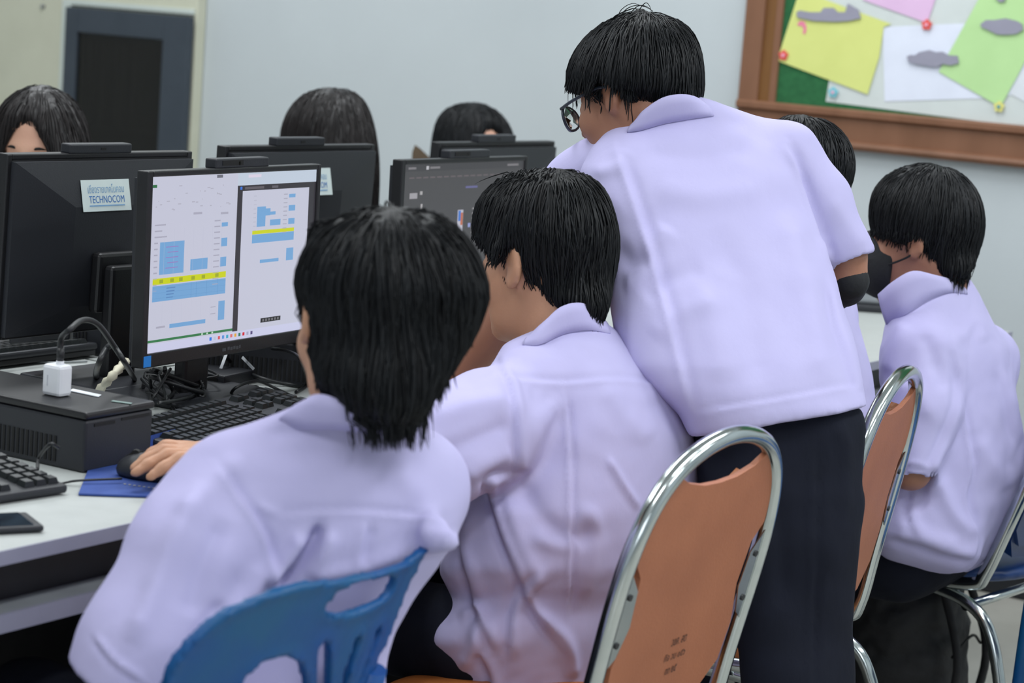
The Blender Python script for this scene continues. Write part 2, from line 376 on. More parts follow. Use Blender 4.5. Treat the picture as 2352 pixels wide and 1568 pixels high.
def folds(v, f, creases, wrinkle=0.0, L=0.09):
    """presses fold lines into the cloth. crease = (points, width px, depth m, 'v'|'f') ; 'v' groove / ridge, 'f' overlapping fold"""
    n = vnormals(v, f); vd = v - CAMP; vd /= np.linalg.norm(vd, axis=1)[:, None]
    face = np.clip(-(n * vd).sum(1) * 4, 0, 1); x, y, z = topx(v); disp = np.zeros(len(v))
    for pts, wpx, amp, kind in creases:
        P = np.array(pts, float)
        if len(P) > 2: P = bez(P, 5)
        best = np.full(len(v), 1e9); side = np.zeros(len(v)); tpos = np.zeros(len(v)); ns = len(P) - 1
        for i in range(ns):
            a, b = P[i], P[i + 1]; d = b - a; L2 = max(d @ d, 1e-6); t = np.clip(((x - a[0]) * d[0] + (y - a[1]) * d[1]) / L2, 0, 1)
            ex, ey = x - a[0] - t * d[0], y - a[1] - t * d[1]; dist = np.hypot(ex, ey); sg = np.sign(d[0] * ey - d[1] * ex)
            u = dist < best; best[u] = dist[u]; side[u] = sg[u]; tpos[u] = (i + t[u]) / ns
        e = np.clip(np.minimum(tpos, 1 - tpos) * 6 + 0.15, 0, 1); q = best / wpx
        amp = amp * 1.45
        if kind == 'v': disp += amp * np.exp(-q * q) * e * face
        else: disp += amp * side * 1.6 * q * np.exp(-q * q) * e * face - 0.5 * amp * np.exp(-(q * 2.2) ** 2) * e * face
    if wrinkle: disp += wrinkle * wob(v, L) + 0.5 * wrinkle * wob(v[:, [2, 0, 1]], L * 0.45)
    return v + n * disp[:, None]
def hair_strands(name, vol, v, f, crown, n, steps, step, m, parent, r0=0.0011, lift=(0.0, 0.004), grav=0.75, sweep=None, bottom=None, down=None, wild=0.12, face=None, tail=0.6, maxdev=0.036):
    """fine locks that run over the hair mass from the crown downwards"""
    rg = np.random.default_rng(len(v)); down = np.array([0, 0, -1.0]) if down is None else nrm(down)
    idx = rg.integers(0, len(v), n); P = v[idx].copy(); off = rg.uniform(lift[0], lift[1], n); e = 0.003
    jit = rg.normal(size=(n, 3)) * wild; D = None; path = [P.copy()]
    def grad(Q):
        g = np.stack([vol.ev(Q + np.eye(3)[i] * e) - vol.ev(Q - np.eye(3)[i] * e) for i in range(3)], 1)
        return g / (np.linalg.norm(g, axis=1)[:, None] + 1e-9)
    nst = rg.uniform(0.6, 1.25, n)
    for k in range(steps):
        g = grad(P); out = P - crown; out /= np.linalg.norm(out, axis=1)[:, None] + 1e-9
        dr = out * (1 - grav) + down * grav + jit
        if sweep is not None: dr = dr + sweep
        free = (g @ down) > (0.72 if face is None else np.where(((P - face[0]) @ face[1]) > -0.03, 0.4, 0.72))
        t = dr - g * (dr * g).sum(1)[:, None] * 0.98
        t[free] = dr[free]
        t /= np.linalg.norm(t, axis=1)[:, None] + 1e-9
        D = t if D is None else D * 0.5 + t * 0.5
        P = P + D * (step * nst * np.where(free, np.where(((P - face[0]) @ face[1]) > -0.035, 0.10, tail) if face is not None else 0.5, 1.0))[:, None]; F = vol.ev(P); fix = ~free & (np.abs(F) < 0.02)
        P[fix] -= (F[fix] - off[fix])[:, None] * g[fix] * 0.9; path.append(P.copy())
    Q = np.stack(path, 1); K = Q.shape[1]
    dev = np.max([vol.ev(Q[:, k]) for k in range(K)], 0); ok = dev < maxdev; Q = Q[ok]; n = len(Q)
    T = np.gradient(Q, axis=1); T /= np.linalg.norm(T, axis=2)[..., None] + 1e-9
    A = np.cross(T, np.array([0.31, 0.87, 0.38])); A /= np.linalg.norm(A, axis=2)[..., None] + 1e-9; B = np.cross(T, A)
    tt = np.linspace(0, 1, K); rad = r0 * np.minimum(1, 0.5 + 3 * tt) * (1 - tt ** 3 * 0.93)
    rr = rad[None, :, None] * rg.uniform(0.6, 1.5, n)[:, None, None]
    V = np.stack([Q + rr * (A * math.cos(a) + B * math.sin(a)) for a in (0.3, 2.39, 4.49)], 2).reshape(-1, 3)
    base = (np.arange(n) * K * 3)[:, None, None] + (np.arange(K - 1) * 3)[None, :, None]
    fs = [np.stack([base + j, base + (j + 1) % 3, base + 3 + (j + 1) % 3, base + 3 + j], -1).reshape(-1, 4) for j in range(3)]
    return tag(mk(name, V, np.concatenate(fs), m, parent, smooth=True), kind='stuff')
#==BODY==
# ================================================================== the room
EX, EY, EZ = UV, NV, np.array([0, 0, 1.0])
def wbox(u0, u1, n0, n1, z0, z1): return (W(u0, n0, z0), UV * (u1 - u0), NV * (n1 - n0), EZ * (z1 - z0))
UW = 5.575
def struct(name, mb, m): return tag(mb.build(name, m), kind='structure')
struct('floor', MB().box(*wbox(-4.2, UW + 0.15, -4.7, 4.6, -0.05, 0)), M_FLOOR)
struct('ceiling', MB().box(*wbox(-4.2, UW + 0.15, -4.7, 4.6, 2.95, 3.0)), M_CEIL)
struct('wall_back', MB().box(*wbox(UW, UW + 0.12, -4.7, 4.6, 0, 2.95)), M_WALL)
struct('wall_left', MB().box(*wbox(-4.2, UW, -4.7, -4.58, 0, 2.95)), M_WALL)
struct('wall_right', MB().box(*wbox(-4.2, UW, 4.48, 4.6, 0, 2.95)), M_WALL)
struct('baseboard_back', MB().box(*wbox(UW - 0.014, UW, -2.9, 4.48, 0, 0.10), bev=0.004), M_SKIRT)

# ------------------------------------------------------------------ pinboard on the back wall
def wp(n, z, off): return W(UW - off, n, z)
nL, zB, wB, hB = -0.983, 1.217, 2.3, 1.15
board = thing('pinboard', 'wood framed green felt pinboard covered with coloured papers on the back wall', 'pinboard', wp(nL + wB / 2, zB - 0.11, 0))
MB().box(wp(nL - 0.02, zB - 0.02, 0.012), -UV * 0.006, NV * (wB + 0.04), EZ * (hB + 0.04)).build('felt_panel', M_FELT, board)
def prism_rail(name, prof, a, b, inward, parent, m):
    """frame rail: profile (distance from inner edge outwards, depth off the wall) swept from a to b"""
    P = [a + (-inward) * q[0] - UV * q[1] for q in prof] + [b + (-inward) * q[0] - UV * q[1] for q in prof]
    k = len(prof); f = [(i, (i + 1) % k, k + (i + 1) % k, k + i) for i in range(k)] + [tuple(range(k))[::-1], tuple(range(k, 2 * k))]
    bm = bmesh.new(); vs = [bm.verts.new(p) for p in P]
    for q in f: bm.faces.new([vs[i] for i in q])
    bmesh.ops.recalc_face_normals(bm, faces=bm.faces[:]); bm.verts.index_update()
    o = mk(name, [v.co[:] for v in bm.verts], [[v.index for v in q.verts] for q in bm.faces], m, parent); bm.free(); return o
lip = [(0, 0.0), (0, 0.034), (0.006, 0.040), (0.020, 0.040), (0.026, 0.030), (0.026, 0.0)]
face = [(0.026, 0.0), (0.026, 0.026), (0.086, 0.026), (0.086, 0.0)]
mould = [(0.086, 0.0), (0.086, 0.030), (0.090, 0.040), (0.100, 0.043), (0.108, 0.038), (0.112, 0.028), (0.112, 0.0)]
face_s = [(0.055, 0.0), (0.055, 0.030), (0.112, 0.034), (0.115, 0.03), (0.115, 0.0)]
groove = [(0.020, 0.0), (0.020, 0.022), (0.055, 0.022), (0.055, 0.0)]
lip_s = [(0, 0.0), (0, 0.026), (0.020, 0.026), (0.020, 0.0)]
for prof, nm, m in ((lip, 'inner_moulding', M_WOOD), (face, 'frame_rail', M_WOOD), (mould, 'outer_moulding', M_WOOD)):
    prism_rail(nm, prof, wp(nL - 0.115, zB, 0), wp(nL + wB + 0.115, zB, 0), EZ, board, m)
    prism_rail(nm, prof, wp(nL - 0.115, zB + hB, 0), wp(nL + wB + 0.115, zB + hB, 0), -EZ, board, m)
for prof, nm, m in ((lip_s, 'inner_moulding', M_WOOD), (groove, 'frame_groove', M_WOOD2), (face_s, 'frame_rail', M_WOOD)):
    prism_rail(nm, prof, wp(nL, zB + 0.0, 0), wp(nL, zB + hB, 0), NV, board, m)
    prism_rail(nm, prof, wp(nL + wB, zB, 0), wp(nL + wB, zB + hB, 0), -NV, board, m)
def sheet(name, poly, off, m, label, cat, group=None, th=0.0008, curl=0.0):
    """flat cut sheet pinned on the board, outline given where it hangs"""
    P = [onp(x, y, wp(0, 0, off), UV) for x, y in poly]; k = len(P)
    if curl:
        c = np.mean(P, 0); P = [p - UV * curl * (i % 2) for i, p in enumerate(P)]
    Q = [p - UV * th for p in P]
    bm = bmesh.new(); v = [bm.verts.new(p) for p in Q + P]
    bm.faces.new(v[:k]); bm.faces.new(v[k:][::-1])
    for i in range(k): bm.faces.new([v[i], v[k + i], v[k + (i + 1) % k], v[(i + 1) % k]])
    bmesh.ops.recalc_face_normals(bm, faces=bm.faces[:]); bmesh.ops.triangulate(bm, faces=[f for f in bm.faces if len(f.verts) > 4]); bm.verts.index_update()
    o = mk(name, [q.co[:] for q in bm.verts], [[q.index for q in f.verts] for f in bm.faces], m, None, loc=np.mean(P, 0)); bm.free()
    return tag(o, label, cat, group)
G1 = 'papers pinned on the board'
sheet('backing_sheet', [(1868, 0), (1905, 183), (1897, 233), (2356, 292), (2900, 364), (2900, -250), (1855, -250)], 0.0185, flat((206, 212, 210), 'paper_grey'), 'large crinkled grey-white backing sheet behind the coloured papers', 'paper', G1)
sheet('white_paper', [(2028, 62), (2215, 54), (2356, 90), (2352, 215), (2250, 226), (2032, 233)], 0.0200, flat((222, 226, 240), 'paper_white'), 'white paper between the yellow and the light green papers', 'paper', G1)
sheet('white_paper', [(2345, 165), (2320, 215), (2352, 233), (2420, 245), (2440, 150)], 0.0202, flat((218, 222, 228), 'paper_white_b'), 'white paper corner right of the light green paper', 'paper', G1)
sheet('pink_paper', [(1982, 0), (2130, 53), (2148, 0), (2190, -130), (2050, -170), (2030, -150)], 0.0214, flat((222, 186, 220), 'paper_pink'), 'pink paper whose corner hangs between two clouds, red flower pin', 'paper', G1)
sheet('yellow_paper', [(1785, 139), (1993, 217), (2020, 130), (2030, 62), (2047, 55), (1968, 26), (1872, -10), (1833, -10)], 0.0226, flat((214, 220, 132), 'paper_yellow'), 'tilted yellow paper at the left edge of the pinboard', 'paper', G1)
sheet('green_paper', [(2247, 0), (2156, 165), (2298, 246), (2345, 160), (2420, 0), (2310, -120)], 0.0228, flat((184, 220, 156), 'paper_green'), 'tilted light green paper at the right of the pinboard', 'paper', G1)
CL = flat((150, 148, 164), 'card_grey')
G2 = 'grey card cut-outs on the pinboard'
sheet('card_cutout', [(1830, 28), (1838, 24), (1860, 28), (1885, 28), (1893, 18), (1915, 18), (1925, 28), (1942, 28), (1948, 8), (1972, 22), (1978, 42), (1950, 48), (1920, 50), (1870, 48), (1832, 40)], 0.0262, CL, 'long grey card cut-out above the yellow paper', 'card cut-out', G2, 0.003)
sheet('card_cutout', [(2083, 130), (2092, 126), (2102, 127), (2112, 120), (2135, 115), (2150, 120), (2165, 119), (2180, 127), (2200, 128), (2203, 145), (2185, 150), (2165, 147), (2150, 154), (2135, 152), (2105, 147), (2088, 142)], 0.0262, CL, 'grey cloud-shaped card across the white and green papers', 'card cut-out', G2, 0.003)
sheet('card_cutout', [(2252, 56), (2265, 46), (2285, 46), (2310, 42), (2335, 48), (2348, 55), (2351, 68), (2335, 78), (2310, 80), (2290, 79), (2272, 70), (2256, 63)], 0.0262, CL, 'grey cloud-shaped card on the light green paper', 'card cut-out', G2, 0.003)
sheet('card_cutout', [(2285, -6), (2312, -6), (2306, 4), (2296, 5)], 0.0262, CL, 'grey card tip at the top edge above the green paper', 'card cut-out', G2, 0.003)
sheet('pink_mark', [(1831, 56), (1838, 48), (1848, 50), (1852, 60), (1852, 72), (1848, 79), (1844, 76), (1846, 66), (1842, 59), (1836, 60)], 0.0240, flat((232, 130, 160), 'mark_pink'), 'small pink curved mark on the yellow paper', 'paper mark')
def flower(x, y, petal, mid, label):
    c = onp(x, y, wp(0, 0, 0.0250), UV); t = thing('flower_pin', label, 'pin', c, 'flower pins on the pinboard')
    for i in range(5):
        a = 2 * math.pi * i / 5 + 0.3; p = c + (NV * math.cos(a) + EZ * math.sin(a)) * 0.0088; mb = MB()
        ring = [p + (NV * math.cos(b) + EZ * math.sin(b)) * 0.0062 for b in np.linspace(0, 6.283, 10, endpoint=False)]
        mb.add(ring + [q - UV * 0.003 for q in ring], [tuple(range(10, 20))[::-1], tuple(range(10))] + [(j, (j + 1) % 10, 10 + (j + 1) % 10, 10 + j) for j in range(10)]).build('petal', petal, t)
    MB().tube([c, c - UV * 0.006], 0.0045, 10).build('pin_head', mid, t)
PR = flat((226, 92, 84), 'petal_red'); PB = flat((120, 196, 208), 'petal_blue'); PY = flat((226, 220, 130), 'petal_yellow'); PK = flat((240, 176, 200), 'pin_pink')
flower(1800, 127, PR, PK, 'red flower pin at the left corner of the yellow paper')
flower(2129, 57, PR, PK, 'red flower pin at the lower corner of the pink paper')
flower(1914, 212, PB, PK, 'blue flower pin on the grey backing sheet below the yellow paper')
flower(2295, 245, PY, flat((60, 150, 170), 'pin_teal'), 'yellow flower pin at the lowest corner of the green paper')

# ------------------------------------------------------------------ steel cupboard with a smoked glass door, left on the back wall
uc = UW - 0.06
def cn(x, y): return (onp(x, y, W(uc, 0, 0), UV) @ NV) - N0
nJ, nA, nB_, nC, nD, nE = cn(140, 100), cn(163, 60), cn(189, 100), cn(386, 120), cn(447, 60), cn(446, 20)
cup = thing('steel_cupboard', 'tall cream steel cupboard with a dark smoked glass door at the left', 'cupboard', W(uc + 0.03, nJ, 0))
MB().box(*wbox(uc + 0.012, UW - 0.003, -4.5, nE + 0.004, 0.0, 2.05), bev=0.004).build('body', M_CREAM, cup)
MB().box(*wbox(uc, uc + 0.012, -4.49, nJ - 0.003, 0.05, 2.0), bev=0.004).build('side_panel', M_CREAM, cup)
MB().box(*wbox(uc - 0.004, uc + 0.012, nJ, nA - 0.003, 0.05, 1.345), bev=0.003).build('door_jamb', M_CREAM2, cup)
MB().box(*wbox(uc - 0.004, uc + 0.012, nA - 0.003, nE - 0.004, 1.326, 1.345), bev=0.003).build('lintel', M_CREAM2, cup)
kn = onp(100, 15, W(uc, 0, 0), UV)
MB().tube([kn + UV * 0.001, kn - UV * 0.004, kn - UV * 0.010, kn - UV * 0.014], [0.008, 0.008, 0.0065, 0.002], 14).build('round_knob', M_STEEL, cup, True)
dr = MB()
dr.box(*wbox(uc - 0.03, uc - 0.002, nA, nB_, 0.06, 1.320), bev=0.003).box(*wbox(uc - 0.03, uc - 0.002, nC, nD, 0.06, 1.320), bev=0.003)
dr.box(*wbox(uc - 0.03, uc - 0.002, nB_, nC, 1.236, 1.320), bev=0.003).box(*wbox(uc - 0.03, uc - 0.002, nB_, nC, 0.06, 0.16), bev=0.003)
door = dr.build('door', M_RACK, cup)
MB().box(*wbox(uc - 0.019, uc - 0.013, nB_ - 0.004, nC + 0.004, 0.155, 1.240)).build('glass_pane', M_SMOKE, door)
MB().box(*wbox(uc - 0.05, uc - 0.03, nC + 0.035, nC + 0.06, 0.70, 0.85), bev=0.004).build('handle', M_STEEL, door)
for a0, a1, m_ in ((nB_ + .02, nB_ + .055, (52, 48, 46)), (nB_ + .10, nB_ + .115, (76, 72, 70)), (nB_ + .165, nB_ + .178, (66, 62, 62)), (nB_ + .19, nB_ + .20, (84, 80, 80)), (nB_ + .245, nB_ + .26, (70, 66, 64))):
    MB().box(*wbox(uc - 0.006, uc + 0.010, a0, a1, 0.93, 1.21)).build('reflection_strip', flat(m_, 'reflection_grey_%d' % m_[0]), cup)  # grey strips behind the pane imitate curtain reflections in the glass
MB().box(*wbox(uc - 0.008, uc + 0.010, nB_, nC, 0.91, 0.925)).build('shelf', M_DKMET, cup)
MB().box(*wbox(uc + 0.009, uc + 0.0115, nB_ - .004, nC + .004, 0.16, 1.24)).build('dark_interior', M_VENT, cup)

# ------------------------------------------------------------------ desks
def desk(u0, u1, n0, n1, label, tray):
    t = thing('computer_desk', label, 'desk', W((u0 + u1) / 2, (n0 + n1) / 2, 0), 'computer desks in two facing rows')
    s = 1 if n1 > n0 else -1; w = abs(n1 - n0)
    def b(a, c, m0, m1, z0, z1, bev=0.0): return MB().box(*wbox(a, c, n1 - s * m0, n1 - s * m1, z0, z1), bev=bev)
    b(u0 + .002, u1 - .002, 0.002, w - .002, 0.733, 0.75).build('tabletop', M_DESK, t)
    b(u0 + .002, u1 - .002, 0.0, 0.0025, 0.7325, 0.7502).build('edge_band', M_EDGE, t)
    b(u0 + .05, u1 - .05, 0.06, 0.075, 0.66, 0.732).build('front_rail', M_DKMET, t)
    for q in (u0 + .01, u1 - .04): b(q, q + .03, 0.05, w - .05, 0, 0.732, 0.003).build('side_panel', M_DKMET, t)
    b(u0 + .04, u1 - .04, w - .05, w - .03, 0.12, 0.732).build('modesty_panel', M_DKMET, t)
    if tray:
        b(u0 + .06, u1 - .06, 0.012, 0.058, 0.651, 0.669).build('keyboard_tray', M_TRAY, t)
        b(u0 + .06, u1 - .06, 0.005, 0.012, 0.649, 0.671).build('tray_edge', M_EDGE, t)
desk(0.75, 2.76, -0.75, 0.0, 'white desk whose front edge and tray show at the lower left', True)
desk(2.765, 4.95, -0.75, 0.0, 'white desk in the seated students\' row nearer the pinboard wall', True)
desk(0.75, 2.76, -0.755, -1.16, 'white desk of the far row, nearer the photographer', False)
desk(2.765, 4.95, -0.755, -1.16, 'white desk of the far row, nearer the back wall', False)
ZD = 0.7505
# ------------------------------------------------------------------ monitors
def monitor(P, X, label, w=0.47, h=0.295, tilt=0.04, screen=None, sticker=False, zdesk=ZD, thick=0.022, rise=0.0):
    """P = lower left front corner seen from the screen side; X = its left-to-right direction"""
    X = nrm(X); Yh = np.cross(X, EZ); Z = nrm(EZ * math.cos(tilt) - Yh * math.sin(tilt)); Y = np.cross(X, Z)   # Y out of the screen
    L = lambda x, y, z: np.asarray(P) + X * x + Y * y + Z * z
    c = L(w / 2, 0, 0); t = thing('computer_monitor', label, 'monitor', (c[0] - Yh[0] * 0.09, c[1] - Yh[1] * 0.09, zdesk), 'black computer monitors on the desks')
    bz = (0.013, 0.010, 0.022, 0.009)  # left, right, bottom, top
    fr = MB()
    fr.box(L(0, -thick, 0), X * bz[0], Y * thick, Z * h, 0.002).box(L(w - bz[1], -thick, 0), X * bz[1], Y * thick, Z * h, 0.002)
    fr.box(L(bz[0], -thick, 0), X * (w - bz[0] - bz[1]), Y * thick, Z * bz[2], 0.002).box(L(bz[0], -thick, h - bz[3]), X * (w - bz[0] - bz[1]), Y * thick, Z * bz[3], 0.002)
    fr.box(L(bz[0], -thick, bz[2]), X * (w - bz[0] - bz[1]), Y * (thick * 0.7), Z * (h - bz[2] - bz[3]))
    fr.build('bezel', M_BLK, t)
    x0, z0, sw, sh = bz[0], bz[2], w - bz[0] - bz[1], h - bz[2] - bz[3]
    sm = scr((200, 202, 220)) if screen == 'bright' else (scr((74, 74, 77)) if screen == 'dark' else mat('screen_off', (10, 10, 12), 0.2, noise=((12, 12, 14), 5, 1, (1, 1, 1))))
    so = MB().box(L(x0, -0.006, z0), X * sw, Y * 0.002, Z * sh).build('screen', sm, t)
    if screen:
        mb = MB(); mats = []; yo = -0.0036
        def q(s0, t0, s1, t1, rgb, k=0.92, lay=0):
            m = scr(rgb, k)
            if m not in mats: mats.append(m)
            y = yo + lay * 0.00025; a = [(s0, t1), (s1, t1), (s1, t0), (s0, t0)]
            mb.add([L(x0 + s * sw, y, z0 + (1 - tt) * sh) for s, tt in a], [(0, 1, 2, 3)], mats.index(m))
        (bright_screen if screen == 'bright' else dark_screen)(q)
        tag(mb.build('screen_picture', mats, so), kind='stuff')
    # back cover: chamfered housing
    y1, y2 = -thick, -thick - 0.027; ins = (0.13, 0.085, 0.05)
    o = [L(0.008, y1, 0.006), L(w - 0.008, y1, 0.006), L(w - 0.008, y1, h - 0.012), L(0.008, y1, h - 0.012)]
    o1 = [p - Y * 0.010 for p in o]
    i_ = [L(ins[0], y2, ins[2]), L(w - ins[0], y2, ins[2]), L(w - ins[0], y2, h - ins[1]), L(ins[0], y2, h - ins[1])]
    fs = [(0, 3, 2, 1), (8, 9, 10, 11)][1:] + [(a, (a + 1) % 4, 4 + (a + 1) % 4, 4 + a) for a in range(4)] + [(4 + a, 4 + (a + 1) % 4, 8 + (a + 1) % 4, 8 + a) for a in range(4)]
    MB().add(o + o1 + i_, [f[::-1] for f in fs]).build('back_cover', M_BLK2, t)
    MB().box(L(w / 2 - 0.045, y2 - 0.022, 0.04), X * 0.09, Y * 0.022, Z * 0.10, 0.006).build('stand_bracket', M_BLK, t)
    # webcam bar on the top edge
    cb = MB().box(L(w / 2 - 0.062, -0.024, h - 0.001), X * 0.145, Y * 0.022, Z * 0.016, 0.0025).build('webcam_bar', M_BLK2, t)
    MB().box(L(w / 2 - 0.045, -0.0022, h + 0.004), X * 0.055, Y * 0.0010, Z * 0.008).build('webcam_window', M_VENT, cb)
    MB().tube([L(w / 2 + 0.0, -0.0025, h + 0.007), L(w / 2 + 0.0, -0.001, h + 0.007)], 0.003, 10).build('webcam_lens', M_SMOKE, cb)
    MB().box(L(w / 2 + 0.0, -0.0247, h + 0.005), X * 0.012, Y * 0.001, Z * 0.004).build('webcam_latch', M_VENT, cb)
    # stand
    n0_ = L(w / 2, y2 - 0.03, 0.08); b0 = np.array([n0_[0], n0_[1], zdesk])
    MB().box(b0 - X * 0.033 - Yh * 0.012, X * 0.066, Yh * 0.024, EZ * (n0_[2] - zdesk + 0.04), 0.006).build('stand_neck', M_BLK, t)
    MB().box(b0 - X * 0.12 - Yh * 0.085, X * 0.24, Yh * 0.19, EZ * 0.010, 0.004).build('stand_base', M_BLK2, t)
    mb = MB(); mg = mat('grey_print', (70, 74, 78), 0.5, noise=((64, 68, 72), 50, 1, (1, 1, 1)))
    for i, (q0_, q1_) in enumerate(((0, .010), (.014, .020), (.0215, .028), (.0295, .036), (.0375, .044), (.0455, .050))): mb.box(L(w / 2 - 0.03 + q0_, 0.0, 0.007 + 0.001 * (i % 2)), X * (q1_ - q0_), Y * 0.0003, Z * 0.005)
    tag(mb.build('bezel_print', mg, t), kind='stuff')
    if screen == 'bright':
        MB().box(L(0.003, 0.0, 0.002), X * 0.018, Y * 0.0005, Z * 0.017).build('blue_badge', flat((40, 130, 214), 'badge_blue'), t)
    if sticker:
        # paper sticker on the upper chamfer of the back cover
        xs = -1.0
        a = L(w / 2, y1 - 0.010, h - 0.012); b2 = L(w / 2, y2, h - ins[1]); sd = nrm(a - b2); back = nrm(np.cross(-X, sd))
        o0 = b2 - sd * 0.008 + back * 0.001 + X * (0.040 + sticker) + back * 0.0006
        sp = MB().box(o0, -X * 0.112, sd * 0.052, back * 0.0007).build('paper_sticker', M_STICK, t)
        s0 = o0 + back * 0.0008
        text_mesh('sticker_lettering', 'เชียงรายเทคโนคอม', s0 - X * 0.014 + sd * 0.030, -X, sd, 0.084, 0.0145, M_INK2, sp, 0.0004)
        text_mesh('sticker_lettering', 'TECHNOCOM', s0 - X * 0.015 + sd * 0.0135, -X, sd, 0.082, 0.012, M_INK, sp, 0.0004)
        MB().box(s0 - X * 0.015 + sd * 0.008, -X * 0.082, sd * 0.0022, back * 0.0003).build('sticker_line', M_INK2, sp)
    return t
def bright_screen(q):
    B = (118, 168, 216); Yl = (206, 214, 20); DK = (52, 50, 56); TX = (172, 172, 190); GL = (188, 190, 208)
    q(0, 0.95, 1, 1, (206, 208, 236), lay=1)
    q(0.497, 0.0, 1, 0.075, (196, 208, 224), lay=1); q(0.56, 0.012, 0.64, 0.03, (222, 214, 232), lay=2)
    q(0.497, 0.075, 1, 0.108, DK, lay=1); q(0.497, 0.108, 0.528, 0.948, DK, lay=1); q(0.955, 0.108, 1, 0.948, DK, lay=1)
    q(0.512, 0.082, 0.524, 0.10, (60, 120, 220), lay=2); q(0.54, 0.085, 0.66, 0.10, (96, 92, 98), lay=2); q(0.71, 0.085, 0.75, 0.1, (98, 96, 104), lay=2)
    q(0, 0.928, 0.497, 0.942, (54, 124, 78), lay=1)
    for i in range(3): q(0.31 + i * .03, 0.93, 0.32 + i * .03, 0.94, (190, 220, 196), lay=2)
    q(0.0, 0.045, 0.03, 0.062, (40, 110, 62), lay=1); q(0.37, 0.005, 0.405, 0.022, (110, 112, 124), lay=1)
    for r in ((.057, .373, .194, .558), (.232, .486, .332, .551), (.408, .287, .445, .311), (.408, .378, .445, .428), (.407, .491, .443, .547), (.406, .752, .444, .866), (.125, .848, .332, .872), (.023, .62, .444, .71),
              (.623, .209, .677, .33), (.674, .222, .707, .265), (.706, .243, .74, .263), (.707, .292, .774, .328), (.824, .212, .867, .247), (.825, .293, .866, .329), (.824, .143, .866, .165), (.82, .476, .866, .553), (.652, .532, .772, .552), (.597, .376, .865, .428)): q(*r, B, lay=1)
    q(.023, .578, .444, .613, Yl, lay=1); q(.597, .352, .865, .374, Yl, lay=1)
    for x in (.06, .12, .17, .24, .30, .38): q(x, .585, x + .02, .606, (160, 172, 40), lay=2)
    for i in range(4): q(.10, .635 + i * .018, .15 - i * .004, .641 + i * .018, (92, 136, 190), lay=2)
    for x in (.24, .27, .33, .395): q(x, .62, x + .0015, .71, (96, 146, 198), lay=2)
    for y in (.63, .66, .69): q(.023, y, .444, y + .0015, (104, 152, 204), lay=2)
    for i in range(5): q(.09 + .01 * (i % 2), .40 + .03 * i, .16, .405 + .03 * i, (150, 130, 196), lay=2)
    rr = random.Random(3)
    for i in range(26): x = rr.uniform(.02, .46); y = rr.uniform(.05, .19); q(x, y, x + rr.uniform(.003, .02), y + .006, (180, 180, 196), lay=1)
    for i in range(12): y = .27 + .034 * i; q(.025, y, .05 + rr.uniform(0, .05) if y < .36 else .045, y + .008, TX, lay=1); q(.365, y, .40, y + .007, TX, lay=1)
    for i in range(10): y = .14 + .026 * i; q(.79, y, .815, y + .006, TX, lay=1); q(.60, y, .617, y + .006, GL, lay=1)
    q(.24, .215, .29, .228, TX, lay=1); q(.40, .225, .445, .238, TX, lay=1); q(.05, .853, .10, .864, TX, lay=1); q(.36, .78, .39, .785, TX, lay=1); q(.36, .82, .39, .825, TX, lay=1)
    for i in range(7): q(.08 + .055 * i, .30, .0812 + .055 * i, .57, (192, 194, 214), lay=1); q(.08 + .055 * i, .715, .0812 + .055 * i, .84, (192, 194, 214), lay=1)
    q(.672, .893, .80, .92, (24, 24, 26), lay=1)
    for i in range(6): q(.682 + .019 * i, .899, .694 + .019 * i, .914, (110, 110, 114), lay=2)
    for i, c in enumerate([(40, 120, 230), (190, 200, 220), (220, 90, 100), (90, 150, 220), (60, 170, 200), (220, 110, 110), (230, 170, 60), (40, 120, 100), (210, 40, 60), (170, 170, 200), (90, 80, 130)]): q(.36 + .025 * i, .962, .373 + .025 * i, .982, c, lay=2)
def dark_screen(q):
    rr = random.Random(5); T = (126, 124, 128); V = (104, 104, 150)
    q(0, 0, 1, .05, (66, 66, 70), lay=1); q(.17, .015, .19, .04, (190, 190, 196), lay=2); q(.03, .02, .09, .035, T, lay=2); q(.2, .02, .28, .035, T, lay=2); q(.85, .02, .95, .035, T, lay=2)
    for i in range(14): x = .04 + i * .055; q(x, .09, x + .04, .1, (104, 96, 100), lay=1)
    q(.05, .2, .11, .24, (160, 158, 164), lay=1); q(.13, .19, .15, .215, (170, 168, 170), lay=1); q(.5, .17, .6, .185, V, lay=1); q(.93, .15, .965, .19, (150, 170, 214), lay=1)
    q(.14, .28, .155, .33, (176, 174, 176), lay=1); q(.14, .35, .155, .42, (190, 188, 190), lay=1); q(.17, .37, .25, .38, T, lay=1)
    for i in range(7): x = .14 + .04 * i; q(x, .44, x + .035, .455, V, lay=1)
    q(.2, .52, .42, .53, (110, 92, 110), lay=1)
    q(.445, .34, .49, .50, (190, 190, 204), lay=1); q(.45, .345, .47, .42, (70, 120, 200), lay=2); q(.47, .36, .488, .45, (190, 110, 80), lay=2)
    for i in range(6): q(.565, .33 + .035 * i, .65 + .03 * rr.random(), .342 + .035 * i, (150, 148, 152), lay=1)
    q(.535, .44, .555, .47, (150, 160, 214), lay=1)
    for i in range(4): q(.535, .64 + .06 * i, .56, .67 + .06 * i, T, lay=1)
    for i in range(8): q(.15, .6 + .04 * i, .15 + rr.uniform(.1, .3), .61 + .04 * i, (100, 98, 104), lay=1)
X28 = np.array([math.sin(math.radians(28)), math.cos(math.radians(28)), 0])
X31 = np.array([math.sin(math.radians(30.5)), math.cos(math.radians(30.5)), 0])
monitor(at(326, 848, 3.3), X28, 'monitor with the white spreadsheet lit, behind the front student\'s head', 0.468, 0.300, 0.02, 'bright')
monitor(at(906, 737, 4.02), X31, 'monitor with the dark grey page, behind the second student\'s head', 0.452, 0.297, 0.02, 'dark')
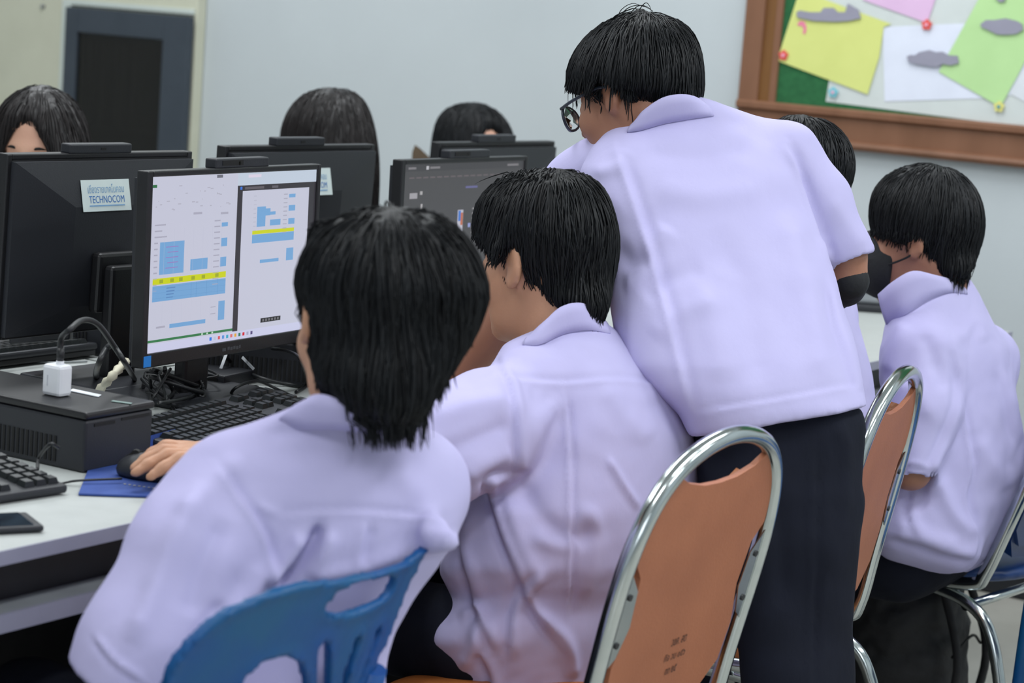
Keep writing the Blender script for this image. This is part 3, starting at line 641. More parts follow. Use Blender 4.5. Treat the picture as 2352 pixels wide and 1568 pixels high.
def back_monitor(x, y, ztop, w, label, tilt=0.03, h=0.30, st=0.03, ang=33):
    a = math.radians(ang); A = np.array([math.sin(a), math.cos(a), 0]); n_ = np.array([A[1], -A[0], 0])
    tl = onz(x, y, ztop)                     # top near corner of the cover, as the students' side sees it
    P = tl + A * w + n_ * (-0.035); P = np.array([P[0], P[1], ztop - h + 0.010])
    return monitor(P, -A, label, w, h, tilt, None, st)
back_monitor(22, 368, 1.118, 0.432, 'black monitor seen from behind at far left, white shop sticker', st=0.032)
back_monitor(522, 348, 1.118, 0.452, 'black monitor seen from behind, left of the dark grey page screen', st=0.01)
back_monitor(1012, 338, 1.118, 0.455, 'black monitor seen from behind, farthest, beside the standing student', st=0.02)

# ------------------------------------------------------------------ computers
def small_pc(o, X, Yv, lx, ly, h, label, face_vents=True, top_lip=True):
    """desktop case lying flat; o lower corner, X long side, Yv short side"""
    X, Yv = nrm(X), nrm(Yv); t = thing('desktop_computer', label, 'computer', o + X * lx / 2 + Yv * ly / 2, 'black desktop computer cases')
    MB().box(o, X * lx, Yv * ly, EZ * (h - 0.012), 0.004).build('case', M_BLK2, t)
    MB().box(o + EZ * (h - 0.011) - X * 0.002 - Yv * 0.002, X * (lx + 0.004), Yv * (ly + 0.004), EZ * 0.011, 0.004).build('lid', M_BLK, t)
    mb = MB(); n = int(lx * 0.8 / 0.0085)
    for i in range(n): mb.box(o + X * (0.02 + i * 0.0085) - Yv * 0.0012 + EZ * 0.008, X * 0.0042, Yv * 0.002, EZ * h * 0.42)
    for i in range(n): mb.box(o + X * (0.02 + i * 0.0085) + Yv * (ly - 0.0008) + EZ * 0.008, X * 0.0042, Yv * 0.002, EZ * h * 0.42)
    tag(mb.build('vent_slots', M_VENT, t), kind='stuff')
    MB().box(o + X * (lx - 0.0005) + Yv * ly * 0.12 + EZ * (h - 0.022), X * 0.0015, Yv * ly * 0.3, EZ * 0.004).build('front_groove', M_VENT, t)
    MB().box(o + X * (lx - 0.0005) + Yv * ly * 0.52 + EZ * (h - 0.020), X * 0.0015, Yv * ly * 0.42, EZ * 0.004).build('front_groove', M_VENT, t)
    for a in (0.02, lx - 0.03):
        for b in (0.015, ly - 0.027): pass
    return t
a_, b_ = onz(192, 1087, ZD), onz(0, 1044, ZD); nd = nrm(b_ - a_); ud = np.array([-nd[1], nd[0], 0]); ud = ud if ud[1] > 0 else -ud
pc = a_ + nd * 0.33
small_pc(pc, -nd, ud, 0.33, 0.138, 0.084, 'black desktop case lying flat at the left, white charger on top')
small_pc(W(2.80, -1.13, ZD), NV, UV, 0.25, 0.1, 0.075, 'black vented computer case behind the leftmost monitor')
small_pc(W(2.80, -0.66, ZD) , nrm(NV * 0.9 + UV * 0.4), nrm(UV * 0.9 - NV * 0.4), 0.27, 0.095, 0.085, 'black vented computer case below the lit spreadsheet monitor')
bx = thing('adapter_box', 'small black adapter box on the desk under the lit spreadsheet screen', 'box', onz(515, 886, ZD))
e1, e2, e3 = onz(514, 893, ZD), onz(583, 878, ZD), onz(440, 880, ZD)
MB().box(e1, nrm(e2 - e1) * np.linalg.norm(e2 - e1), nrm(e3 - e1) * 0.085, EZ * 0.022, 0.003).build('case', M_BLK2, bx)
MB().box(e1 - EZ * -0.006 + nrm(e3 - e1) * 0.014 - nrm(e2 - e1) * 0.001, nrm(e2 - e1) * 0.002, nrm(e3 - e1) * 0.03, EZ * 0.01).build('socket', M_VENT, bx)
# ------------------------------------------------------------------ charger on the case
ctop = ZD + 0.0843
ch = thing('wall_charger', 'white wall charger standing on the flat black computer case', 'charger', onz(125, 912, ctop))
q0 = onz(94, 905, ctop); q1 = onz(152, 917, ctop); ex = nrm(q1 - q0); ey = np.cross(EZ, ex); ey = ey if ey[1] > 0 else -ey
MB().box(q0, ex * 0.034, ey * 0.026, EZ * 0.044, 0.005).build('body', M_WHITEP, ch)
MB().box(q0 + ex * 0.010 - ey * 0.0004 + EZ * 0.014, ex * 0.002, ey * 0.001, EZ * 0.015).build('side_print', mat('pale_grey_print', (196, 198, 206), 0.5, noise=((190, 192, 200), 40, 1, (1, 1, 1))), ch)
MB().cyl(q0 + ex * 0.021 + ey * 0.013 + EZ * 0.044, q0 + ex * 0.021 + ey * 0.013 + EZ * 0.049, 0.0055).build('port_collar', M_WHITEP, ch)
def cable(pts, r, label, group=None, m=M_CABLE, n=8):
    P = bez(pts, n); o = MB().tube(P, r, 8).build('cable', m, None, True, loc=P[len(P) // 2]); return tag(o, label, 'cable', group)
pt = q0 + ex * 0.021 + ey * 0.013 + EZ * 0.0495
c0 = MB().tube([pt, pt + EZ * 0.018], 0.0052, 10)
P_ = bez([pt, pt + EZ * 0.03, at(160, 757, 2.97), at(190, 735, 3.02), at(225, 745, 3.06), at(262, 795, 3.12), at(290, 838, 3.16), onz(310, 872, ZD + 0.006)], 8)
chc = thing('charging_cable', 'thick black cable arching from the white charger', 'cable', P_[20]); c0.build('plug', M_CABLE, chc, True)
MB().tube(P_, 0.0042, 8).build('cord', M_CABLE, chc, True)
CG = 'black cables tangled between the monitors'
LB = 'thin black cable in the tangle behind the lit monitor\'s stand'
rr = random.Random(11)
for i in range(9):
    x0 = rr.uniform(340, 400); y0 = rr.uniform(842, 865); pts = [at(x0, y0, 3.42)]
    for j in range(4): pts.append(onz(rr.uniform(325, 470), rr.uniform(855, 925), ZD + 0.004 + 0.022 * rr.random()))
    cable(pts, 0.0022 + 0.0012 * rr.random(), LB, CG)
cable([onz(332, 868, ZD + .02), onz(370, 900, ZD + .012), onz(400, 940, ZD + .004), onz(412, 962, ZD + .016)], 0.003, 'black cable running from the tangle down to the middle keyboard')
cable([at(448, 822, 3.55), onz(470, 845, ZD + .03), onz(500, 862, ZD + .03), onz(462, 872, ZD + .026), onz(468, 890, ZD + .02)], 0.0022, 'black cable dropping behind the stand onto the adapter box')
cable([at(515, 816, 3.7), onz(545, 842, ZD + .02), onz(600, 868, ZD + .012), onz(660, 882, ZD + .004), onz(700, 888, ZD + .004)], 0.0034, 'black cable with a white tag, right of the adapter box')
cable([onz(690, 918, ZD + .003), onz(640, 895, ZD + .003), onz(590, 875, ZD + .02), onz(545, 888, ZD + .024), onz(530, 908, ZD + .006), onz(545, 925, ZD + .004), onz(560, 935, ZD + .006)], 0.0026, 'grey black cable looped in front of the adapter box')
cable([onz(535, 905, ZD + .003), onz(575, 897, ZD + .003), onz(592, 888, ZD + .003), onz(570, 884, ZD + .003)], 0.002, 'short thin cable loop on the white desk by the adapter box')
cable([at(625, 800, 3.7), at(660, 806, 3.62), at(690, 825, 3.55), onz(705, 880, ZD + .01), onz(680, 900, ZD + .004)], 0.003, 'grey cable bending over the vented case below the screen')
cable([at(262, 790, 3.3), at(245, 800, 3.3), at(225, 840, 3.3), onz(222, 868, ZD + .006), onz(240, 884, ZD + .006)], 0.005, 'stiff black cable hanging beside the monitor at the left')
cable([onz(135, 1028, ZD + 0.05), at(115, 1020, 2.83), onz(90, 1050, ZD + 0.03), onz(86, 1078, ZD + 0.018)], 0.0024, 'black cable from the flat case to the near keyboard')
cable([onz(100, 1100, ZD + .004), onz(112, 1116, ZD + .003), onz(150, 1108, ZD + .003), onz(185, 1103, ZD + .0075), onz(280, 1099, ZD + .009)], 0.0016, 'thin mouse cable lying over the desk and blue pad')
cable([onz(0, 832, ZD + .002), onz(60, 830, ZD + .002), onz(120, 832, ZD + .002), onz(200, 830, ZD + .002)], 0.0016, 'pale grey cable across the far desk', None, mat('pale_cable', (150, 156, 158), 0.5, noise=((140, 146, 148), 40, 1, (1, 1, 1))))
def tagstrip(x0, y0, x1, y1, d0, d1, label):
    a, b = at(x0, y0, d0), at(x1, y1, d1); w = np.cross(nrm(b - a), _f); o = MB().box(a - w * 0.005, b - a, w * 0.010, _f * 0.0015, 0.0005).build('cable_tag', M_TAGW, None, loc=(a + b) / 2); tag(o, label, 'tag', 'white cable tags')
tagstrip(519, 814, 507, 846, 3.6, 3.56, 'white tag standing up under the lit screen')
tagstrip(556, 820, 583, 848, 3.62, 3.56, 'white slanted tag beside the adapter box')
tp = MB(); tp.tube(bez([onz(228, 895, ZD + .03), at(250, 872, 3.17), at(272, 848, 3.2), at(290, 830, 3.24)], 5), [0.006 + 0.002 * math.sin(i * 2.1) for i in range(16)], 8)
tag(tp.build('taped_plug', M_TAPE, None, True, loc=onz(260, 870, ZD + .02)), 'cream taped plug leaning by the tangle of cables', 'plug')
tag(MB().box(onz(160, 898, ctop + .0004), nrm(onz(235, 914, ctop) - onz(160, 898, ctop)) * 0.055, nrm(onz(190, 880, ctop) - onz(160, 898, ctop)) * 0.016, EZ * 0.001).build('paper_strip', M_TAGW, None, loc=onz(195, 900, ctop)), 'white paper strip stuck on the flat black case', 'paper')
tag(MB().box(onz(255, 922, ctop + .0004), nrm(onz(300, 928, ctop) - onz(255, 922, ctop)) * 0.030, nrm(onz(270, 914, ctop) - onz(255, 922, ctop)) * 0.008, EZ * 0.0008).build('small_label', mat('silver_label', (140, 160, 156), 0.4, noise=((120, 140, 136), 60, 2, (1, 1, 1))), None, loc=onz(275, 922, ctop)), 'small silver label on the front end of the flat case', 'label')
io = thing('port_block', 'row of cable plugs with a yellow label under the leftmost monitor', 'plugs', onz(100, 790, ZD))
dio = 3.62
for x0, y0, x1, y1, m in ((36, 752, 44, 768, M_TAGW), (60, 742, 78, 764, M_TRAY), (84, 746, 112, 764, M_BLK2), (100, 730, 114, 738, M_TAGW), (116, 728, 150, 752, mat('olive_label', (112, 116, 70), 0.6, noise=((96, 100, 60), 40, 2, (1, 1, 1)))), (140, 732, 152, 750, M_TRAY)):
    a = at(x0, y1, dio); MB().box(a, at(x1, y1, dio) - a, _f * 0.02, at(x0, y0, dio) - a, 0.001).build('plug', m, io)
MB().box(at(20, 790, dio + .02), at(160, 780, dio + .02) - at(20, 790, dio + .02), _f * 0.03, EZ * 0.05, 0.003).build('socket_strip', M_BLK2, io)
# ------------------------------------------------------------------ keyboards
def keyboard(o, X, label, lx=0.43, ly=0.145):
    """o = near left top corner seen by its user, X to the right, slopes up to the back"""
    X = nrm(X); Yh = np.cross(EZ, X); t = thing('keyboard', label, 'keyboard', (o[0] + X[0] * lx / 2 + Yh[0] * ly / 2, o[1] + X[1] * lx / 2 + Yh[1] * ly / 2, ZD), 'black keyboards')
    Y = nrm(Yh + EZ * 0.10); Z = np.cross(X, Y); o = np.array([o[0], o[1], ZD + 0.010])
    MB().box(o - Z * 0.009, X * lx, Y * ly, Z * 0.012, 0.004).build('base', M_BLK2, t)
    MB().box(o + Y * (ly - 0.03) - Z * 0.02, X * lx, Y * 0.025, Z * 0.012, 0.003).build('rear_foot', M_BLK, t)
    cw = 0.019; shared = None
    base = wloc(t)
    for r in range(6):
        y = 0.010 + r * 0.0195 + (0.006 if r == 5 else 0)
        cols = range(22)
        for c in cols:
            if c in (15, 18): continue
            if r == 0 and 4 <= c <= 8: continue
            if r in (1, 2) and 15 <= c <= 17 and not (r == 1 and c == 16): continue
            x = 0.008 + c * 0.0189 + (0.004 * (r % 3) if c < 14 else 0)
            if c == 14 and r % 3: continue
            if shared is None:
                mb = MB(); b0 = [X * 0 + Y * 0, X * 0.0168, X * 0.0168 + Y * 0.0168, Y * 0.0168]
                t0 = [X * 0.0024 + Y * 0.002, X * 0.0144 + Y * 0.002, X * 0.0144 + Y * 0.0145, X * 0.0024 + Y * 0.0145]
                mb.add(b0 + [q + Z * 0.0075 for q in t0], [(4, 5, 6, 7), (0, 1, 5, 4), (1, 2, 6, 5), (2, 3, 7, 6), (3, 0, 4, 7)])
                k = mk('key', [np.array(q) for q in mb.v], mb.f, M_KEY); shared = k.data; k.parent = t
            else:
                k = bpy.data.objects.new('key', shared); COL.objects.link(k); k.parent = t
            k.location = tuple(o + X * x + Y * y + Z * 0.003 - base)
    sb = MB().box(o + X * (0.008 + 4 * 0.0189 + 0.001) + Y * 0.010 + Z * 0.003, X * 0.092, Y * 0.0168, Z * 0.0072, 0.002).build('space_bar', M_KEY, t)
    return t
kb0 = onz(480, 1013, ZD + 0.01)
keyboard(W(2.285, -0.205, 0), nrm(UV * 0.985 - NV * 0.17), 'black keyboard in the middle, in front of the lit spreadsheet monitor')
keyboard(W(1.985 - 0.43 + 0.012, -0.20, 0), nrm(UV * 0.99 + NV * 0.10), 'black keyboard cut by the left edge of the picture, near the phone')
keyboard(W(2.79, -1.02, 0), -UV, 'black keyboard at the far desk, left edge of the picture', 0.43, 0.14)
# ------------------------------------------------------------------ mouse, pad, phone
pad = thing('mouse_pad', 'blue mouse pad with one edge curled up, under the black mouse', 'mouse pad', onz(320, 1110, ZD))
z1 = ZD + 0.0006
A, B, C_, Dm = onz(180, 1137, z1), onz(203, 1080, z1), onz(400, 1026, z1), onz(455, 1146, z1)
bm_ = MB(); nn = 9; rows_ = []
ab = B - A
for j in range(nn):
    s = j / (nn - 1)
    zc = 0.0
    rows_.append([A + ab * s, Dm + (C_ - Dm) * s])
cur = []
up_ = nrm(ab)
for q in ((0.012, 0.003), (0.020, 0.011), (0.022, 0.021)): cur.append([B + up_ * q[0] * .3 + EZ * q[1], C_ + up_ * q[0] * .3 + EZ * q[1] * 1.1])
rows_ += cur; v_ = []; 
for r_ in rows_:
    for s in np.linspace(0, 1, 6): v_.append(r_[0] * (1 - s) + r_[1] * s)
nr_ = len(rows_); top_n = len(v_); v_ += [p - EZ * 0.0001 + np.array([0, 0, 0.0025]) for p in v_]
f_ = []
for j in range(nr_ - 1):
    for i in range(5):
        a = j * 6 + i; f_.append((a, a + 6, a + 7, a + 1)); f_.append(tuple(q + top_n for q in (a, a + 1, a + 7, a + 6)))
for i in range(5): f_.append((i, i + 1, top_n + i + 1, top_n + i)); a = (nr_ - 1) * 6 + i; f_.append((a, top_n + a, top_n + a + 1, a + 1))
for j in range(nr_ - 1):
    a = j * 6; f_.append((a, top_n + a, top_n + a + 6, a + 6)); a += 5; f_.append((a, a + 6, top_n + a + 6, top_n + a))
mk('pad_sheet', v_, f_, M_PAD, pad)
mbp = MB()
for i in range(9):
    c = onz(284 + 11 * i, 1112 + 1.6 * i, ZD + 0.0035); mbp.box(c, nrm(Dm - A) * 0.003, nrm(ab) * 0.0045, EZ * 0.0003)
mbp.build('pad_print', M_TRAY, pad)
yt = onz(236, 1062, ZD + 0.004)
tag(MB().box(yt - _R * 0.003, _R * 0.006, UV * 0.001, EZ * 0.012 + _R * 0.002, 0.0004).build('yellow_tab', flat((226, 220, 20), 'tab_yellow'), None, loc=yt), 'small yellow tab standing behind the curled blue pad', 'tab')
mo = thing('computer_mouse', 'black mouse under the front student\'s hand on the blue pad', 'mouse', onz(335, 1098, ZD))
MC = onz(360, 1096, ZD + 0.004); fwd = nrm(onz(272, 1100, ZD) - onz(395, 1112, ZD)); lf = np.cross(EZ, fwd)
V_ = Vol().ell(MC + EZ * 0.008, (0.056, 0.031, 0.027), (fwd, lf, EZ)).half(MC, -EZ)
v, f = V_.mesh(0.003); v = relax(v, f, 2); mk('shell', v, f, M_BLK2, mo, smooth=True)
MB().tube(bez([MC + fwd * 0.02 + EZ * 0.034, MC + fwd * 0.038 + EZ * 0.0285, MC + fwd * 0.052 + EZ * 0.016], 4), 0.0012, 6).build('button_split', M_VENT, mo)
MB().tube([MC + fwd * 0.03 + EZ * 0.0285 - lf * 0.004, MC + fwd * 0.03 + EZ * 0.0285 + lf * 0.004], 0.007, 12).build('scroll_wheel', M_VENT, mo)
ph = thing('mobile_phone', 'black phone lying on the white desk at the left edge', 'phone', onz(40, 1195, ZD))
p0 = onz(103, 1206, ZD + 0.009); pa = onz(60, 1173, ZD + 0.009); ax = nrm(pa - p0); bx_ = np.cross(EZ, ax)
MB().box(p0 - EZ * 0.0085, ax * 0.072, bx_ * 0.15, EZ * 0.0085, 0.0035).build('body', M_BLK2, ph)
MB().box(p0 + ax * 0.004 + bx_ * 0.012, ax * 0.064, bx_ * 0.126, EZ * 0.0006).build('screen', mat('phone_screen', (18, 26, 36), 0.12, noise=((40, 54, 66), 40, 3, (1, 1, 1))), ph)
# ------------------------------------------------------------------ chrome chairs
def poly_slab(name, pts2, fn, th, m, parent, smooth=False):
    """outline pts2 (a,b) mapped by fn(a,b,c), extruded from c=0 to c=th"""
    k = len(pts2); bm = bmesh.new(); v = [bm.verts.new(fn(a, b, 0)) for a, b in pts2] + [bm.verts.new(fn(a, b, th)) for a, b in pts2]
    bm.faces.new(v[:k]); bm.faces.new(v[k:][::-1])
    for i in range(k): bm.faces.new([v[i], v[k + i], v[k + (i + 1) % k], v[(i + 1) % k]])
    bmesh.ops.recalc_face_normals(bm, faces=bm.faces[:])
    bmesh.ops.triangulate(bm, faces=[f for f in bm.faces if len(f.verts) > 4]); bm.verts.index_update()
    o = mk(name, [q.co[:] for q in bm.verts], [[q.index for q in f.verts] for f in bm.faces], m, parent); bm.free(); return o
def chrome_chair(pc, az, lean, label, panel=M_ORANGE, pad=M_VINYL, hw=0.193, text=None, top=0.89, rake=0.0):
    a = math.radians(az); A = np.array([math.sin(a), math.cos(a), 0]); B = np.array([A[1], -A[0], 0]); l = math.radians(lean)
    up = B * math.sin(l) + EZ * math.cos(l); nr = nrm(np.cross(A, up)); nr = nr if nr @ B > 0 else -nr   # nr to the rear
    P = lambda x, z, c=0: pc + A * x + up * ((z - pc[2]) / math.cos(l)) + nr * c
    s0 = P(0, 0.45); t = thing('chrome_chair', label, 'chair', (s0[0] - B[0] * 0.2, s0[1] - B[1] * 0.2, 0), 'chrome framed chairs')
    hp = [(-hw * 0.97, 0.46), (-hw * 0.98, 0.56), (-hw, 0.68), (-hw * 0.97, 0.755), (-hw * 0.86, 0.815), (-hw * 0.66, 0.856), (-hw * 0.36, 0.881), (0, top)]
    hp += [(-x, z) for x, z in hp[:-1]][::-1]
    pts = [P(x, z) for x, z in hp]
    lo = lambda s, q, z: s0 + A * (s * hw * 0.97) - B * q + EZ * (z - s0[2])
    path = [lo(-1, 0.30, 0.43), lo(-1, 0.12, 0.425), lo(-1, 0.02, 0.435)] + pts + [lo(1, 0.02, 0.435), lo(1, 0.12, 0.425), lo(1, 0.30, 0.43)]
    MB().tube(bez(path, 6), 0.0125, 14).build('back_hoop', M_CHROME, t, True)
    for s in (-1, 1):
        MB().tube(bez([lo(s, 0.34, 0.428), lo(s, 0.14, 0.415), lo(s, 0.02, 0.395), lo(s, -0.035, 0.33), lo(s, -0.08, 0.16), lo(s, -0.12, 0.012)], 6), 0.0115, 12).build('leg', M_CHROME, t, True)
        MB().tube(bez([lo(s, 0.10, 0.412), lo(s, 0.30, 0.410), lo(s, 0.36, 0.38), lo(s, 0.40, 0.25), lo(s, 0.45, 0.012)], 6), 0.0115, 12).build('leg', M_CHROME, t, True)
    for q, z in ((0.03, 0.39), (0.36, 0.385)): MB().cyl(lo(-1, q, z), lo(1, q, z), 0.009, 12).build('cross_bar', M_CHROME, t, True)
    for q in (-0.12, 0.45):
        for s in (-1, 1): MB().tube([lo(s, q, 0.0), lo(s, q, 0.02)], 0.015, 12).build('foot_cap', M_BLK, t)
    # panel of the back, wavy upper edge
    w = hw - 0.020
    ol = [(-0.6 * w, 0.505), (0, 0.495), (0.6 * w, 0.505), (0.86 * w, 0.545), (0.90 * w, 0.60), (0.80 * w, 0.66), (0.84 * w, 0.72), (0.97 * w, 0.745), (0.95 * w, 0.79), (0.82 * w, 0.832), (0.66 * w, 0.851), (0.50 * w, 0.838), (0.25 * w, 0.829), (0, 0.827)]
    ol = ol + [(-x, z) for x, z in ol[3:-1]][::-1]
    ol = [(x * 1.03, z) for x, z in ol]
    pan = poly_slab('back_panel', ol, lambda x, z, c: P(x, z, c - 0.004 - 0.010 * (x / w) ** 2 * 0), 0.008, panel, t)
    fr = [(x * 0.86, z - 0.03) for x, z in ol]
    poly_slab('back_cushion', fr, lambda x, z, c: P(x, z, -0.0045 - c), 0.022, pad, t)
    for s in (-1, 1):
        br = poly_slab('side_bracket', [(s * hw * 0.99, 0.595), (s * hw * 0.84, 0.615), (s * hw * 0.76, 0.655), (s * hw * 0.79, 0.705), (s * hw * 0.99, 0.745)], lambda x, z, c: P(x, z, c + 0.0045), 0.002, M_CHROME, t)
        for z in (0.635, 0.70): MB().tube([P(s * hw * 0.88, z, 0.006), P(s * hw * 0.88, z, 0.0085)], 0.0045, 10).build('screw', M_DKMET, br)
    if text:
        for i, (tx, wd_) in enumerate(text): text_mesh('back_lettering', tx, P(-wd_ / 2 + 0.012, 0.598 - i * 0.021, 0.0045), A, up, wd_, 0.011, M_INKB, pan, 0.0004)
    seat = Vol().ell(s0 - B * 0.20 + EZ * (0.437 - s0[2]), (hw * 1.08, 0.215, 0.035), (A, B, EZ)).half(s0 + EZ * (0.414 - s0[2]), -EZ, k=0.01)
    v, f = seat.mesh(0.009); mk('seat', relax(v, f, 2), f, pad, t, smooth=True)
    return t
p1 = at(1600, 1250, 2.83); a33 = math.radians(33)
chrome_chair(p1 + np.array([math.sin(a33), math.cos(a33), 0]) * 0.010, 33, 12, 'chrome chair with orange panel and print, in the foreground behind the second student', text=[('วชค. สต', 0.040), ('กิจ วม ๐๕๖', 0.056), ('๓๓ ๒๕', 0.030)])
a2 = math.radians(22); A2 = np.array([math.sin(a2), math.cos(a2), 0])
chrome_chair(at(2062, 1080, 3.66) - A2 * 0.193, 22, 10, 'chrome chair with orange panel half hidden behind the standing student\'s trousers', hw=0.193)
a3 = math.radians(40); A3 = np.array([math.sin(a3), math.cos(a3), 0])
chrome_chair(at(2300, 1235, 3.95) - A3 * (-0.193), 40, 20, 'chrome chair with dark blue back under the masked student at the right edge', M_NAVYV, M_NAVYV, hw=0.193)
# a blue plastic chair just enters the picture at the right edge
ed = thing('plastic_chair', 'blue plastic chair entering at the right edge of the picture', 'chair', onz(2420, 1700, 0))
for i, (x0, y0, x1, y1, r) in enumerate(((2356, 920, 2349, 1160, .012), (2349, 1160, 2352, 1400, .010), (2352, 1400, 2356, 1720, .010))):
    pass
e0 = at(2388, 1180, 3.8); e0 = np.array([e0[0], e0[1], 0]); er = nrm(np.array([_R[0], _R[1], 0])); ef = nrm(np.array([_f[0], _f[1], 0]))
eP = lambda a, b, z: e0 + er * a + ef * b + EZ * z
MB().tube(bez([eP(-.012, 0, 0.006), eP(-.006, 0, 0.2), eP(0, 0, .42), eP(.012, 0, .62), eP(.02, 0, .74), eP(.06, 0, .80), eP(.22, 0, .82), eP(.38, 0, .80), eP(.42, 0, .74), eP(.43, 0, .42), eP(.44, 0, .006)], 6), 0.012, 12).build('back_frame', M_BLUEP, ed, True)
MB().box(eP(.02, -.004, .46), er * .40, ef * .008, EZ * .32, 0.003).build('back_panel', M_BLUEP, ed)
MB().box(eP(.02, -0.01, .42), er * .40, -ef * .38, EZ * .025, 0.006).build('seat', M_BLUEP, ed)
for q in (0.02, 0.38): MB().box(eP(q, -0.34, 0), er * .04, ef * .04, EZ * .42, 0.004).build('leg', M_BLUEP, ed)
# low dark box at the wall behind
lb = thing('low_cabinet', 'low dark box standing against the wall at the right edge', 'box', W(UW - 0.12, 0.05, 0))
MB().box(*wbox(UW - 0.20, UW - 0.02, -0.33, 0.32, 0.0, 0.21), bev=0.01).build('body', M_BLK2, lb)
MB().box(*wbox(UW - 0.205, UW - 0.20, -0.31, 0.30, 0.09, 0.10)).build('front_slot', M_VENT, lb)

sp0 = onz(1975, 716, ZD); spk = thing('desk_terminal', 'grey box on a flat black base on the desk beyond the masked student', 'device', sp0)
er_ = nrm(np.array([_R[0], _R[1], 0])); ef_ = nrm(np.array([_f[0], _f[1], 0]))
MB().box(sp0 - er_ * 0.06, er_ * 0.13, ef_ * 0.10, EZ * 0.018, 0.005).build('base', M_BLK2, spk)
MB().box(sp0 - er_ * 0.05 + ef_ * 0.02 + EZ * 0.0185, er_ * 0.115, ef_ * 0.07, EZ * 0.085, 0.008).build('body', M_TRAY, spk)
MB().box(sp0 - er_ * 0.03 + ef_ * 0.0185 + EZ * 0.045, er_ * 0.05, ef_ * 0.0016, EZ * 0.03).build('front_panel', M_DKMET, spk)
# ================================================================== people
def axes(face_left_deg, pitch_down=0.0, tilt=0.0):
    """head axes: turned left from 'straight away from the camera', nodding down, leaning"""
    a = math.radians(face_left_deg); h0 = nrm(np.array([_f[0], _f[1], 0])); r0 = np.array([h0[1], -h0[0], 0])
    fw = h0 * math.cos(a) - r0 * math.sin(a); lf_ = -r0 * math.cos(a) - h0 * math.sin(a)
    p = math.radians(pitch_down); up = EZ * math.cos(p) + fw * math.sin(p); fw2 = fw * math.cos(p) - EZ * math.sin(p)
    t = math.radians(tilt); up2 = up * math.cos(t) + lf_ * math.sin(t); lf2 = lf_ * math.cos(t) - up * math.sin(t)
    return fw2, lf2, up2
def head(V, c, A, s=0.94, neck=None, nr=0.054):
    fw, lf_, up = A; p = lambda x, y, z: c + s * (fw * x + lf_ * y + up * z)
    V.ell(p(-.012, 0, .035), np.array((.096, .076, .088)) * s, A, 0.0)
    V.ell(p(.034, 0, -.030), np.array((.060, .062, .084)) * s, A, 0.03)
    V.ell(p(.042, 0, -.083), np.array((.045, .047, .036)) * s, A, 0.025)
    V.ell(p(.078, 0, -.104), np.array((.018, .020, .016)) * s, A, 0.02)
    for y in (-1, 1):
        V.cone(p(.078, y * .012, .022), p(.066, y * .045, .020), .014 * s, .012 * s, 0.015)
        V.ell(p(.064, y * .040, -.030), np.array((.028, .024, .026)) * s, A, 0.02)
        V.ell(p(.103, y * .032, .000), np.array((.016, .018, .011)) * s, A, 0.012, 'sub')
        V.cone(p(.084, y * .032, -.001), p(.0841, y * .032, -.0015), .0118 * s, .0118 * s, 0.004)
    V.cone(p(.090, 0, .012), p(.113, 0, -.030), .009 * s, .011 * s, 0.012)
    for y in (-1, 1): V.ell(p(.101, y * .011, -.034), np.array((.012, .008, .008)) * s, A, 0.008)
    V.cone(p(.092, -.016, -.061), p(.092, .016, -.061), .0075 * s, .0075 * s, 0.008)
    V.cone(p(.091, -.013, -.071), p(.091, .013, -.071), .008 * s, .008 * s, 0.006)
    for y in (-1, 1):
        B = np.array([fw * .97 + lf_ * y * .25 * -1, lf_ * .95 * 1.0 + fw * y * .3, up * .97 - fw * .22]); B = np.array([nrm(b) for b in B])
        V.ell(p(-.006, y * .079, .000), np.array((.018, .0085, .032)) * s, B, 0.010)
        V.ell(p(.000, y * .090, .004), np.array((.010, .0075, .019)) * s, B, 0.006, 'sub')
        V.ell(p(.002, y * .079, -.027), np.array((.008, .006, .010)) * s, B, 0.008)
    if neck is not None: V.chain([(p(-.020, 0, -.050), nr), (np.asarray(neck), nr * 1.08)], 0.03)
    return p
def eyes(parent, p, s, A):
    fw, lf_, up = A
    for y in (-1, 1):
        c = p(.0810, y * .031, 0.0); V = []
        mb = MB(); mats = [M_EYEW, M_IRIS]; R_ = 0.0122 * s
        for i in range(7):
            for j in range(12):
                t = math.pi * (i / 6) * 0.75; q = 2 * math.pi * j / 12
                mb.v.append(tuple(c + R_ * (fw * math.cos(t) + lf_ * math.sin(t) * math.cos(q) + up * math.sin(t) * math.sin(q))))
        for i in range(6):
            for j in range(12): mb.f.append((i * 12 + j, (i + 1) * 12 + j, (i + 1) * 12 + (j + 1) % 12, i * 12 + (j + 1) % 12)); mb.m.append(1 if i < 2 else 0)
        mb.build('eye', mats, parent)
        b = bez([p(.088, y * .012, .022), p(.088, y * .030, .028), p(.076, y * .048, .022)], 5)
        MB().tube(b, [0.0022] * 3 + [0.003] * 4 + [0.0022] * (len(b) - 8) + [0.0008], 6).build('eyebrow', M_HAIR, parent, True)
def person(label, V, res, skin, group=None, extra=None, loc=None):
    v, f = V.mesh(res); v = relax(v, f, 2, 0.4)
    o = mk('person', v, f, skin, None, smooth=True, loc=loc); return tag(o, label, 'person', group)
def cloth(name, V, res, m, parent, cr=(), wr=0.0008, L=0.10, sm=1, it=1):
    v, f = V.mesh(res); v = relax(v, f, 2, 0.5)
    v = folds(v, f, cr, wr, L); v = relax(v, f, it, 0.2); return mk(name, v, f, m, parent, smooth=True)
